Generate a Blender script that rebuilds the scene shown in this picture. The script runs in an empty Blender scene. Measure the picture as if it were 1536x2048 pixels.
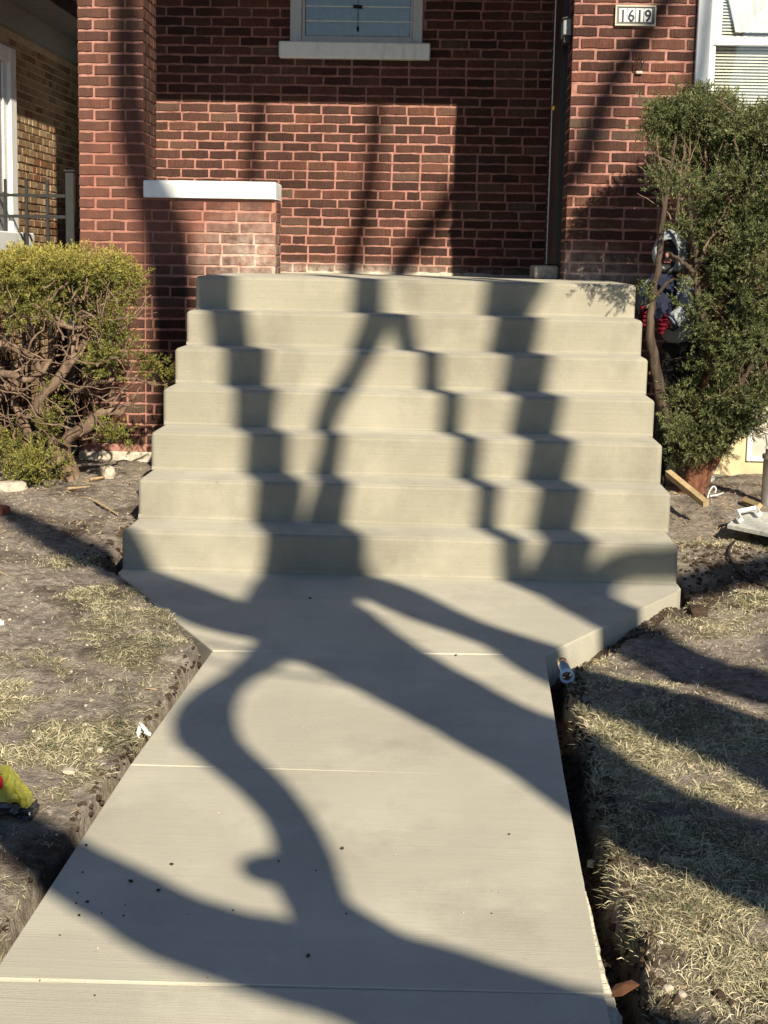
import bpy, bmesh, math, random
import numpy as np
from mathutils import Vector, Matrix

random.seed(7)
RNG = np.random.default_rng(11)
SC = bpy.context.scene
COL = SC.collection

# ------------------------------------------------------------------ camera
CAM = Vector((0.1817, 0.0, 1.3126))
PITCH, YAW, ROLL, FPX = 0.16006, -0.03858, 0.02028, 3067.4
fw = Vector((math.sin(YAW) * math.cos(PITCH), math.cos(YAW) * math.cos(PITCH), -math.sin(PITCH)))
rt = fw.cross(Vector((0, 0, 1))).normalized()
up = rt.cross(fw)
RT = math.cos(ROLL) * rt + math.sin(ROLL) * up
UP = -math.sin(ROLL) * rt + math.cos(ROLL) * up
cam_data = bpy.data.cameras.new('camera')
cam = bpy.data.objects.new('camera', cam_data)
COL.objects.link(cam)
cam.matrix_world = Matrix(((RT.x, UP.x, -fw.x, CAM.x), (RT.y, UP.y, -fw.y, CAM.y), (RT.z, UP.z, -fw.z, CAM.z), (0, 0, 0, 1)))
cam_data.sensor_fit = 'VERTICAL'
cam_data.sensor_height = 36.0
cam_data.sensor_width = 27.0
cam_data.lens = FPX / 2048 * 36.0
cam_data.clip_start = 0.05
cam_data.clip_end = 500
SC.camera = cam

# ------------------------------------------------------------------ sky, sun, exposure
AZ, EL = math.radians(18.5), math.radians(31.0)
TO_SUN = Vector((math.sin(AZ) * math.cos(EL), -math.cos(AZ) * math.cos(EL), math.sin(EL)))
world = bpy.data.worlds.new('World')
SC.world = world
world.use_nodes = True
wn = world.node_tree.nodes
sky = wn.new('ShaderNodeTexSky')
sky.sky_type = 'NISHITA'
sky.sun_disc = False
sky.sun_elevation = EL
sky.sun_rotation = math.atan2(TO_SUN.x, TO_SUN.y)
sky.air_density = 1.0
sky.dust_density = 0.15
sky.ozone_density = 2.0
wn['Background'].inputs[1].default_value = 0.046
world.node_tree.links.new(sky.outputs[0], wn['Background'].inputs[0])
sun_data = bpy.data.lights.new('sun', 'SUN')
sun_data.energy = 5.0
sun_data.angle = math.radians(0.53)
sun_data.color = (1.0, 0.87, 0.64)
sun = bpy.data.objects.new('sun', sun_data)
COL.objects.link(sun)
sun.rotation_euler = TO_SUN.to_track_quat('Z', 'Y').to_euler()
sun.location = TO_SUN * 40
SC.view_settings.view_transform = 'Standard'
SC.view_settings.look = 'None'
SC.view_settings.gamma = 1.0
SC.view_settings.use_curve_mapping = False
SC.view_settings.exposure = 0.92
SC.cycles.max_bounces = 6
SC.cycles.transparent_max_bounces = 8

# ------------------------------------------------------------------ helpers
def ray(px, py):
    return fw + RT * ((px - 768) / FPX) + UP * ((1024 - py) / FPX)
def at(px, py, Y):                       # point of the place at depth Y
    d = ray(px, py); return CAM + d * ((Y - CAM.y) / d.y)
def atz(px, py, z):
    d = ray(px, py); return CAM + d * ((z - CAM.z) / d.z)
def atx(px, py, X):
    d = ray(px, py); return CAM + d * ((X - CAM.x) / d.x)

def link(o, parent=None):
    COL.objects.link(o)
    if parent is not None:
        o.parent = parent
    return o
def tag(o, label=None, cat=None, group=None, kind=None):
    if label: o['label'] = label
    if cat: o['category'] = cat
    if group: o['group'] = group
    if kind: o['kind'] = kind
    return o
def thing(name, label, cat, loc=(0, 0, 0), group=None):
    o = bpy.data.objects.new(name, None)
    o.empty_display_size = 0.1
    o.location = loc
    link(o)
    return tag(o, label, cat, group)
def mesh_data(name, verts, faces, mat=None, smooth=False):
    me = bpy.data.meshes.new(name)
    me.from_pydata([tuple(v) for v in verts], [], faces)
    if mat: me.materials.append(mat)
    if smooth:
        me.polygons.foreach_set('use_smooth', [True] * len(me.polygons))
    me.update()
    return me
def part(name, verts, faces, mat, parent=None, smooth=False):
    o = bpy.data.objects.new(name, mesh_data(name, verts, faces, mat, smooth))
    link(o, parent)
    if parent is not None and parent.type == 'EMPTY':
        o.matrix_parent_inverse = Matrix.Translation(-world_loc(parent))
    return o
def world_loc(o):
    l = o.location.copy()
    p = o.parent
    while p is not None:
        l = l + p.location; p = p.parent
    return l
def bm_part(name, bm, mat, parent=None, smooth=False):
    me = bpy.data.meshes.new(name)
    bmesh.ops.recalc_face_normals(bm, faces=bm.faces)
    bm.to_mesh(me); bm.free()
    me.materials.append(mat)
    if smooth:
        me.polygons.foreach_set('use_smooth', [True] * len(me.polygons))
    o = bpy.data.objects.new(name, me)
    link(o, parent)
    if parent is not None and parent.type == 'EMPTY':
        o.matrix_parent_inverse = Matrix.Translation(-world_loc(parent))
    return o
def bm_box(bm, x0, x1, y0, y1, z0, z1, bevel=0, seg=1):
    r = bmesh.ops.create_cube(bm, size=1)
    for v in r['verts']:
        v.co = Vector(((x0 + x1) / 2 + v.co.x * (x1 - x0), (y0 + y1) / 2 + v.co.y * (y1 - y0), (z0 + z1) / 2 + v.co.z * (z1 - z0)))
    if bevel:
        es = set(e for v in r['verts'] for e in v.link_edges)
        bmesh.ops.bevel(bm, geom=list(es), offset=bevel, segments=seg, affect='EDGES', profile=0.5)
def box(name, x0, x1, y0, y1, z0, z1, mat, parent=None, bevel=0, seg=1):
    bm = bmesh.new()
    bm_box(bm, x0, x1, y0, y1, z0, z1, bevel, seg)
    return bm_part(name, bm, mat, parent)
def tube_geo(pts, rad, n=8, v0=0, cap=True, bump=0.0):
    pts = [Vector(p) for p in pts]
    V, F = [], []
    ref = None
    for i, p in enumerate(pts):
        t = (pts[min(i + 1, len(pts) - 1)] - pts[max(i - 1, 0)])
        t = t.normalized() if t.length > 1e-9 else Vector((0, 0, 1))
        if ref is None:
            ref = Vector((0, 1, 0)) if abs(t.y) < 0.9 else Vector((1, 0, 0))
        a = t.cross(ref).normalized(); b = t.cross(a).normalized(); ref = -b if False else ref
        for k in range(n):
            w = 2 * math.pi * k / n
            rr = rad[i] * (1 + bump * random.uniform(-1, 1))
            V.append(p + a * (math.cos(w) * rr) + b * (math.sin(w) * rr))
    for i in range(len(pts) - 1):
        for k in range(n):
            k2 = (k + 1) % n
            F.append((v0 + i * n + k, v0 + i * n + k2, v0 + (i + 1) * n + k2, v0 + (i + 1) * n + k))
    if cap:
        F.append(tuple(v0 + k for k in range(n)))
        F.append(tuple(v0 + (len(pts) - 1) * n + k for k in reversed(range(n))))
    return V, F
class MB:
    def __init__(s): s.V, s.F = [], []
    def tube(s, pts, rad, n=8, bump=0.0):
        V, F = tube_geo(pts, rad, n, len(s.V), True, bump); s.V += V; s.F += F
    def build(s, name, mat, parent=None, smooth=True):
        return part(name, s.V, s.F, mat, parent, smooth)
def smooth_path(pts, sub=4):
    """Catmull-Rom through tuples of any length."""
    P = [np.array(p, float) for p in pts]
    out = []
    for i in range(len(P) - 1):
        p0, p1, p2, p3 = P[max(i - 1, 0)], P[i], P[i + 1], P[min(i + 2, len(P) - 1)]
        for k in range(sub):
            t = k / sub
            out.append(0.5 * ((2 * p1) + (p2 - p0) * t + (2 * p0 - 5 * p1 + 4 * p2 - p3) * t * t + (-p0 + 3 * p1 - 3 * p2 + p3) * t ** 3))
    out.append(P[-1])
    return out

# value noise on arrays
def vnoise(x, y, seed=0):
    xi, yi = np.floor(x), np.floor(y)
    xf, yf = x - xi, y - yi
    def h(a, b):
        s = np.sin(a * 127.1 + b * 311.7 + seed * 74.7) * 43758.5453
        return s - np.floor(s)
    u, v = xf * xf * (3 - 2 * xf), yf * yf * (3 - 2 * yf)
    return (h(xi, yi) * (1 - u) + h(xi + 1, yi) * u) * (1 - v) + (h(xi, yi + 1) * (1 - u) + h(xi + 1, yi + 1) * u) * v
def fbm(x, y, oct=4, seed=0):
    r, a, t = 0, 1.0, 0
    for i in range(oct):
        r = r + a * vnoise(x * 2 ** i, y * 2 ** i, seed + i); t += a; a *= 0.5
    return r / t
def sstep(a, b, x):
    t = np.clip((x - a) / (b - a), 0, 1); return t * t * (3 - 2 * t)

# ------------------------------------------------------------------ materials
class NT:
    def __init__(s, name, rough=0.85, spec=0.3):
        s.m = bpy.data.materials.new(name); s.m.use_nodes = True
        s.t = s.m.node_tree; s.b = s.t.nodes['Principled BSDF']
        s.b.inputs['Roughness'].default_value = rough
        s.b.inputs['Specular IOR Level'].default_value = spec
    def n(s, k, **kw):
        o = s.t.nodes.new(k)
        for a, v in kw.items(): setattr(o, a, v)
        return o
    def l(s, a, b): s.t.links.new(a, b)
    def pos(s, scale=(1, 1, 1), rot=(0, 0, 0)):
        g = s.n('ShaderNodeNewGeometry'); m = s.n('ShaderNodeMapping')
        m.inputs['Scale'].default_value = scale; m.inputs['Rotation'].default_value = rot
        s.l(g.outputs['Position'], m.inputs['Vector']); return m.outputs[0]
    def noise(s, vec, scale, detail=4, rough=0.55, dist=0):
        o = s.n('ShaderNodeTexNoise'); o.inputs['Scale'].default_value = scale; o.inputs['Detail'].default_value = detail
        o.inputs['Roughness'].default_value = rough; o.inputs['Distortion'].default_value = dist
        s.l(vec, o.inputs['Vector']); return o.outputs['Fac']
    def ramp(s, fac, stops, interp='LINEAR'):
        o = s.n('ShaderNodeValToRGB'); cr = o.color_ramp; cr.interpolation = interp
        while len(cr.elements) < len(stops): cr.elements.new(0.5)
        for e, (p, c) in zip(cr.elements, stops):
            e.position = p; e.color = (*c, 1) if len(c) == 3 else c
        s.l(fac, o.inputs[0]); return o.outputs[0]
    def mix(s, fac, a, b, mode='MIX'):
        o = s.n('ShaderNodeMix', data_type='RGBA', blend_type=mode)
        for v, i in ((fac, 0), (a, 6), (b, 7)):
            if hasattr(v, 'links') or hasattr(v, 'node'): s.l(v, o.inputs[i])
            elif isinstance(v, (int, float)): o.inputs[i].default_value = v
            else: o.inputs[i].default_value = (*v, 1)
        return o.outputs[2]
    def math(s, op, a, b=None, c=None, clamp=False):
        o = s.n('ShaderNodeMath', operation=op, use_clamp=clamp)
        for v, i in ((a, 0), (b, 1), (c, 2)):
            if v is None: continue
            if isinstance(v, (int, float)): o.inputs[i].default_value = v
            else: s.l(v, o.inputs[i])
        return o.outputs[0]
    def color(s, c):
        if isinstance(c, tuple): s.b.inputs['Base Color'].default_value = (*c, 1)
        else: s.l(c, s.b.inputs['Base Color'])
    def bump(s, h, strength=0.3, dist=0.01):
        o = s.n('ShaderNodeBump'); o.inputs['Strength'].default_value = strength; o.inputs['Distance'].default_value = dist
        s.l(h, o.inputs['Height']); s.l(o.outputs[0], s.b.inputs['Normal'])
    def blob(s, c, r, soft=0.5):
        """mask: 1 inside an ellipsoid of the place, fading outwards (a stain with its own shape)"""
        g = s.n('ShaderNodeNewGeometry'); v = s.n('ShaderNodeVectorMath', operation='SUBTRACT')
        s.l(g.outputs['Position'], v.inputs[0]); v.inputs[1].default_value = c
        d = s.n('ShaderNodeVectorMath', operation='DIVIDE'); s.l(v.outputs[0], d.inputs[0]); d.inputs[1].default_value = r
        L = s.n('ShaderNodeVectorMath', operation='LENGTH'); s.l(d.outputs[0], L.inputs[0])
        m = s.n('ShaderNodeMapRange'); m.inputs[1].default_value = 1.0; m.inputs[2].default_value = soft
        m.inputs[3].default_value = 0; m.inputs[4].default_value = 1
        s.l(L.outputs['Value'], m.inputs[0]); return m.outputs[0]

def plain(name, col, rough=0.6, spec=0.3, metal=0.0, var=0.12, scale=18, bump=0.1):
    k = NT(name, rough, spec)
    f = k.noise(k.pos(), scale, 5)
    k.color(k.ramp(f, [(0.3, tuple(c * (1 - var) for c in col)), (0.7, tuple(min(1, c * (1 + var)) for c in col))]))
    k.b.inputs['Metallic'].default_value = metal
    if bump: k.bump(f, bump, 0.01)
    return k.m

def m_concrete(name, a, b, pale):
    k = NT(name, 0.9, 0.25)
    streak = k.noise(k.pos((0.9, 130, 130)), 1.0, 6, 0.7)
    streak2 = k.noise(k.pos((4.0, 420, 420)), 1.0, 3, 0.6)
    big = k.noise(k.pos(), 1.3, 5)
    grain = k.noise(k.pos(), 420, 2)
    c = k.ramp(big, [(0.3, a), (0.7, b)])
    c = k.mix(0.26, c, k.ramp(streak, [(0.3, (0.40, 0.40, 0.40)), (0.7, (0.60, 0.60, 0.60))]), 'OVERLAY')
    c = k.mix(0.30, c, k.ramp(grain, [(0.3, (0.3, 0.3, 0.3)), (0.7, (0.7, 0.7, 0.7))]), 'OVERLAY')
    c = k.mix(k.ramp(k.noise(k.pos((1, 1, 1)), 2.7, 6, 0.62), [(0.50, (0, 0, 0)), (0.70, (0.6, 0.6, 0.6))]), c, pale)
    c = k.mix(k.ramp(k.noise(k.pos((1.6, 1, 1)), 1.9, 7, 0.65), [(0.52, (0, 0, 0)), (0.70, (0.5, 0.5, 0.5))]), c, tuple(x * 0.72 for x in a))
    c = k.mix(k.ramp(k.noise(k.pos((1, 1, 1)), 34, 4, 0.6), [(0.66, (0, 0, 0)), (0.76, (0.4, 0.4, 0.4))]), c, tuple(x * 0.62 for x in a))
    pin = k.n('ShaderNodeTexVoronoi'); pin.inputs['Scale'].default_value = 95; k.l(k.pos(), pin.inputs['Vector'])
    pm = k.math('MULTIPLY', k.ramp(pin.outputs['Distance'], [(0.06, (1, 1, 1)), (0.13, (0, 0, 0))]), k.ramp(k.noise(k.pos(), 5, 3), [(0.5, (0, 0, 0)), (0.6, (0.7, 0.7, 0.7))]))
    c = k.mix(pm, c, tuple(x * 0.45 for x in a))
    k.color(c)
    h = k.math('ADD', k.math('MULTIPLY', streak, 0.5), k.math('ADD', k.math('MULTIPLY', streak2, 0.8), k.math('MULTIPLY', grain, 0.4)))
    k.bump(h, 0.40, 0.004)
    return k.m

def wash_masks(k):
    red = k.math('MAXIMUM', k.blob((-1.95, 9.67, 1.62), (0.62, 0.9, 0.62), 0.45), k.blob((-1.15, 9.67, 1.50), (0.60, 0.5, 0.34), 0.5))
    n = k.noise(k.pos(), 7, 5)
    red = k.math('MULTIPLY', red, k.ramp(n, [(0.3, (0.25, 0.25, 0.25)), (0.62, (1, 1, 1))]))
    wht = k.math('MULTIPLY', k.blob((-1.08, 9.66, 1.34), (0.40, 0.5, 0.36), 0.0), 0.95)
    wht2 = k.blob((1.05, 9.66, 1.22), (0.42, 0.5, 0.28), 0.0)
    wht3 = k.blob((-0.6, 11.75, 1.24), (1.6, 0.3, 0.10), 0.1)
    w = k.math('MAXIMUM', k.math('MAXIMUM', wht, wht2), wht3)
    w = k.math('MULTIPLY', w, k.ramp(k.noise(k.pos(), 19, 6, 0.7), [(0.32, (0.1, 0.1, 0.1)), (0.64, (1, 1, 1))]))
    return red, w

def m_brick():
    k = NT('wire_cut_brick', 0.92, 0.15)
    rnd = k.math('FRACT', k.math('ADD', k.n('ShaderNodeObjectInfo').outputs['Random'], k.n('ShaderNodeNewGeometry').outputs['Random Per Island']))
    c = k.ramp(rnd, [(0.0, (0.042, 0.022, 0.019)), (0.25, (0.062, 0.031, 0.026)), (0.6, (0.078, 0.039, 0.032)), (0.85, (0.112, 0.047, 0.036)), (0.95, (0.090, 0.062, 0.050)), (1.0, (0.13, 0.055, 0.042))])
    scr = k.noise(k.pos((260, 260, 16)), 1, 3, 0.6)
    c = k.mix(0.75, c, k.ramp(scr, [(0.32, (0.25, 0.25, 0.25)), (0.68, (0.75, 0.75, 0.75))]), 'OVERLAY')
    red, wht = wash_masks(k)
    c = k.mix(k.math('MULTIPLY', red, 0.75), c, (0.21, 0.086, 0.066))
    front = k.blob((-1.93, 9.62, 2.6), (0.5, 0.55, 2.2), 0.8)
    c = k.mix(k.math('MULTIPLY', front, 0.42), c, (0.140, 0.068, 0.056))
    spots = k.ramp(k.noise(k.pos(), 55, 3), [(0.70, (0, 0, 0)), (0.76, (0.35, 0.35, 0.35))])
    c = k.mix(spots, c, (0.30, 0.24, 0.20))
    c = k.mix(k.math('MULTIPLY', wht, 0.8), c, (0.55, 0.46, 0.41))
    grime = k.ramp(k.noise(k.pos((2.2, 2.2, 0.5)), 1.6, 6, 0.65), [(0.45, (0, 0, 0)), (0.7, (0.55, 0.55, 0.55))])
    c = k.mix(grime, c, (0.030, 0.022, 0.020))
    k.color(c)
    k.bump(k.math('ADD', scr, k.noise(k.pos(), 60, 4)), 0.6, 0.008)
    return k.m

def m_mortar():
    k = NT('tinted_mortar', 0.95, 0.1)
    n = k.noise(k.pos(), 28, 6, 0.65)
    c = k.ramp(n, [(0.3, (0.21, 0.103, 0.088)), (0.5, (0.31, 0.158, 0.136)), (0.72, (0.385, 0.208, 0.182))])
    red, wht = wash_masks(k)
    c = k.mix(k.math('MULTIPLY', red, 0.55), c, (0.29, 0.120, 0.088))
    c = k.mix(wht, c, (0.62, 0.52, 0.46))
    k.color(c)
    k.bump(k.noise(k.pos(), 120, 4), 0.5, 0.004)
    return k.m

def m_ground():
    k = NT('churned_soil', 1.0, 0.05)
    a = k.noise(k.pos(), 2.2, 6, 0.6, 0.4); b = k.noise(k.pos((1, 1, 1)), 26, 6, 0.65); c_ = k.noise(k.pos(), 110, 4, 0.7)
    dry = k.ramp(b, [(0.28, (0.13, 0.110, 0.097)), (0.5, (0.285, 0.250, 0.222)), (0.72, (0.45, 0.405, 0.365))])
    wet = k.ramp(b, [(0.3, (0.042, 0.032, 0.027)), (0.7, (0.13, 0.102, 0.086))])
    c = k.mix(k.ramp(a, [(0.34, (0, 0, 0)), (0.50, (1, 1, 1))]), wet, dry)
    # dug soil in trenches and low hollows takes the darker tone
    sp = k.n('ShaderNodeSeparateXYZ'); k.l(k.n('ShaderNodeNewGeometry').outputs['Position'], sp.inputs[0])
    low_soil = k.n('ShaderNodeMapRange'); low_soil.inputs[1].default_value = -0.07; low_soil.inputs[2].default_value = -0.12
    k.l(sp.outputs[2], low_soil.inputs[0])
    c = k.mix(low_soil.outputs[0], c, wet)
    dust = k.math('MULTIPLY', k.ramp(k.noise(k.pos(), 3.1, 6, 0.6), [(0.52, (0, 0, 0)), (0.68, (1, 1, 1))]), k.math('MAXIMUM', k.blob((-1.15, 5.0, 0), (0.95, 1.5, 0.5), 0.3), k.blob((1.9, 5.6, 0), (0.9, 1.2, .5), 0.2)))
    c = k.mix(k.math('MULTIPLY', dust, 0.65), c, (0.50, 0.47, 0.42))
    c = k.mix(k.ramp(c_, [(0.64, (0, 0, 0)), (0.72, (0.8, 0.8, 0.8))]), c, (0.36, 0.29, 0.20))
    th = k.n('ShaderNodeAttribute', attribute_name='thatch').outputs['Fac']
    fib = k.noise(k.pos((60, 260, 60), (0, 0, 0.5)), 1, 4, 0.6)
    c = k.mix(k.math('MULTIPLY', th, 0.62), c, k.ramp(fib, [(0.3, (0.12, 0.105, 0.06)), (0.55, (0.33, 0.29, 0.18)), (0.75, (0.50, 0.45, 0.30))]))
    k.color(c)
    k.bump(k.math('ADD', b, k.math('MULTIPLY', c_, 0.6)), 1.0, 0.025)
    return k.m

def m_blades(name, stops):
    k = NT(name, 0.8, 0.15)
    r = k.n('ShaderNodeNewGeometry').outputs['Random Per Island']
    v = k.noise(k.pos(), 3.0, 3)
    f = k.math('ADD', k.math('MULTIPLY', r, 0.8), k.math('MULTIPLY', k.math('SUBTRACT', v, 0.5), 0.9), clamp=True)
    k.color(k.ramp(f, stops))
    return k.m

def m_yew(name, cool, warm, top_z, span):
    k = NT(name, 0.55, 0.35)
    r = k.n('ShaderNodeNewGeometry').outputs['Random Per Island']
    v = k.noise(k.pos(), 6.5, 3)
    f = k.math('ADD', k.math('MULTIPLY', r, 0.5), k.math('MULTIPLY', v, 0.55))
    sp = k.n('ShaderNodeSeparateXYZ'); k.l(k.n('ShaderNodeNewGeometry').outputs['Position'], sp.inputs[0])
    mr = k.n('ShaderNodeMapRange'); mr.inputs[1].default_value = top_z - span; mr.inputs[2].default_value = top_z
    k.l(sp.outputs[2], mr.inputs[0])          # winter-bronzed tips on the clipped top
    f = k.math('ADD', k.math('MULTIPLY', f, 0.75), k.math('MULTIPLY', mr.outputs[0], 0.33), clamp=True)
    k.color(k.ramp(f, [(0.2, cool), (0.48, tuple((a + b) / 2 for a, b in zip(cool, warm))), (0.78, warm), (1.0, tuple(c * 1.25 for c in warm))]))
    k.b.inputs['Subsurface Weight'].default_value = 0.0
    return k.m

def m_bark(name, dark, light, sz=(30, 30, 6)):
    k = NT(name, 0.9, 0.2)
    n = k.noise(k.pos(sz), 1, 5, 0.6, 0.6)
    k.color(k.ramp(n, [(0.3, dark), (0.7, light)])); k.bump(n, 0.6, 0.012)
    return k.m

def m_glass(name, tint=(0.94, 0.96, 0.97), refl=0.05):
    k = NT(name)
    t = k.t; out = t.nodes['Material Output']
    tr = k.n('ShaderNodeBsdfTransparent'); tr.inputs[0].default_value = (*tint, 1)
    gl = k.n('ShaderNodeBsdfGlossy'); gl.inputs['Roughness'].default_value = 0.02
    lw = k.n('ShaderNodeFresnel'); lw.inputs[0].default_value = 1.5
    f = k.math('ADD', lw.outputs[0], refl, clamp=True)
    mx = k.n('ShaderNodeMixShader'); k.l(f, mx.inputs[0]); k.l(tr.outputs[0], mx.inputs[1]); k.l(gl.outputs[0], mx.inputs[2])
    k.l(mx.outputs[0], out.inputs[0])
    return k.m

def m_neighbour_brick():
    k = NT('buff_common_brick', 0.95, 0.1)
    rnd = k.math('FRACT', k.math('ADD', k.n('ShaderNodeObjectInfo').outputs['Random'], k.n('ShaderNodeNewGeometry').outputs['Random Per Island']))
    c = k.ramp(rnd, [(0.0, (0.16, 0.10, 0.06)), (0.4, (0.27, 0.19, 0.12)), (0.75, (0.36, 0.27, 0.18)), (1.0, (0.20, 0.09, 0.055))])
    n = k.noise(k.pos(), 40, 5)
    c = k.mix(0.6, c, k.ramp(n, [(0.3, (0.3, 0.3, 0.3)), (0.7, (0.7, 0.7, 0.7))]), 'OVERLAY')
    k.color(c); k.bump(n, 0.5, 0.01)
    return k.m

def m_painted(name='white_paint', col=(0.78, 0.82, 0.86)):
    k = NT(name, 0.5, 0.35)
    n = k.noise(k.pos(), 9, 6, 0.65); f = k.noise(k.pos(), 70, 4)
    drip = k.noise(k.pos((22, 22, 2.2)), 1, 5, 0.6)
    c = k.mix(k.ramp(n, [(0.5, (0, 0, 0)), (0.72, (0.5, 0.5, 0.5))]), col, tuple(x * 0.66 for x in col))
    c = k.mix(k.ramp(drip, [(0.55, (0, 0, 0)), (0.75, (0.4, 0.4, 0.4))]), c, (0.34, 0.31, 0.28))
    c = k.mix(k.ramp(f, [(0.72, (0, 0, 0)), (0.78, (0.6, 0.6, 0.6))]), c, (0.35, 0.33, 0.31))
    k.color(c); k.bump(f, 0.15, 0.004)
    return k.m

M = dict(
    concrete=m_concrete('broom_concrete', (0.370, 0.360, 0.312), (0.455, 0.443, 0.385), (0.52, 0.505, 0.44)), sun_offset_concrete=m_concrete('sun_offset_concrete', (0.225, 0.216, 0.180), (0.290, 0.278, 0.236), (0.345, 0.33, 0.28)), brick=m_brick(), mortar=m_mortar(), ground=m_ground(),  # step tone darkened to offset the stronger sun on upright faces
    straw=m_blades('dry_grass', [(0.0, (0.10, 0.115, 0.065)), (0.2, (0.19, 0.19, 0.12)), (0.4, (0.36, 0.325, 0.22)), (0.72, (0.52, 0.47, 0.33)), (1.0, (0.68, 0.64, 0.49))]),
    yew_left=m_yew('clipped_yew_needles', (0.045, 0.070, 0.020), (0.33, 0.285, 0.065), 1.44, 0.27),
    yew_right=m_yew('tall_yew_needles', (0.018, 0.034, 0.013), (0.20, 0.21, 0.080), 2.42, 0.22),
    bark=m_bark('yew_bark', (0.075, 0.048, 0.036), (0.23, 0.165, 0.125)),
    bark_red=m_bark('red_yew_bark', (0.085, 0.032, 0.022), (0.30, 0.145, 0.10)),
    tree_bark=m_bark('grey_tree_bark', (0.06, 0.05, 0.04), (0.16, 0.14, 0.12)),
    white=m_painted(), trim=m_painted('aluminium_trim', (0.50, 0.55, 0.61)),
    glass=m_glass('window_glass'), glass_dark=m_glass('porch_window_glass', (0.80, 0.84, 0.86), 0.04),
    black=plain('black_paint', (0.012, 0.013, 0.017), 0.35, 0.4), iron=plain('black_iron', (0.018, 0.020, 0.022), 0.45, 0.4),
    brass=plain('brass', (0.62, 0.44, 0.12), 0.25, 0.5, 1.0), blind=plain('vinyl_blind', (0.70, 0.69, 0.64), 0.5),
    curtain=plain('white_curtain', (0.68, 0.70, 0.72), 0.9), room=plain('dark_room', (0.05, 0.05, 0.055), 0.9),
    grey_box=plain('grey_tin', (0.22, 0.25, 0.27), 0.45), digit=plain('digit_ink', (0.02, 0.022, 0.04), 0.5),
    tile=plain('number_tile', (0.74, 0.78, 0.80), 0.35), plate=plain('plaque_metal', (0.11, 0.115, 0.11), 0.5), plate_rim=plain('plaque_rim', (0.45, 0.42, 0.36), 0.45),
    nbrick=m_neighbour_brick(), nmortar=plain('buff_mortar', (0.46, 0.37, 0.26), 0.95, 0.1, 0, 0.2, 30),
    soffit=plain('soffit_aluminium', (0.19, 0.20, 0.205), 0.5), frieze=plain('frieze_board', (0.27, 0.28, 0.285), 0.6), gutter=plain('brown_gutter', (0.035, 0.03, 0.03), 0.4), shingle=plain('shingle', (0.08, 0.075, 0.07), 0.9),
    cream=plain('cream_parging', (0.50, 0.42, 0.28), 0.9, 0.1, 0, 0.14, 9, 0.3), stone=plain('pale_stone', (0.42, 0.38, 0.33), 0.95, 0.1, 0, 0.3, 30, 0.6),
    wood=plain('fresh_lumber', (0.38, 0.29, 0.17), 0.8, 0.2, 0, 0.2, 25), board=plain('weathered_board', (0.48, 0.49, 0.48), 0.8, 0.2, 0, 0.25, 40),
    rubble=plain('brick_rubble', (0.36, 0.13, 0.085), 0.95, 0.1, 0, 0.25, 40, 0.5), galv=plain('galvanised_pipe', (0.42, 0.42, 0.42), 0.35, 0.5, 0.75),
    chrome=plain('polished_pipe', (0.70, 0.66, 0.60), 0.16, 0.5, 1.0, 0.15, 6, 0), pvc=plain('white_plastic', (0.78, 0.80, 0.82), 0.35),
    clod=plain('damp_clod', (0.055, 0.040, 0.030), 1.0, 0.05, 0, 0.4, 60, 0.8), chip=plain('wood_chip', (0.33, 0.25, 0.16), 0.9, 0.1, 0, 0.3, 50),
    leaf=plain('dry_leaf', (0.13, 0.06, 0.03), 0.8), rubber=plain('black_rubber', (0.015, 0.015, 0.016), 0.6),
    porch_dark=plain('porch_ceiling', (0.16, 0.15, 0.14), 0.8),
)

# ------------------------------------------------------------------ layout of the concrete
W2, RISE, TREAD, Y1 = 1.183, 0.1769, 0.3191, 6.403
YP, YB = 9.675, 11.76                      # front brick face, porch back wall
PORCH = 7 * RISE
EDGE_R = [(0.500, -3.0), (0.502, 2.657), (0.518, 3.871), (0.546, 5.139), (1.162, 6.263), (1.183, 6.41), (1.183, 9.68)]
EDGE_L = [(-0.630, -3.0), (-0.628, 2.618), (-0.622, 3.844), (-0.589, 5.058), (-1.172, 6.277), (-1.183, 6.41), (-1.183, 9.68)]
def edge_x(E, y):
    return np.interp(y, [p[1] for p in E], [p[0] for p in E])
def seg_dist(x, y, E):
    d = np.full(np.shape(x), 99.0)
    for (ax, ay), (bx, by) in zip(E[:-1], E[1:]):
        L2 = (bx - ax) ** 2 + (by - ay) ** 2
        t = np.clip(((x - ax) * (bx - ax) + (y - ay) * (by - ay)) / L2, 0, 1)
        d = np.minimum(d, np.hypot(x - ax - t * (bx - ax), y - ay - t * (by - ay)))
    return d
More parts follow.
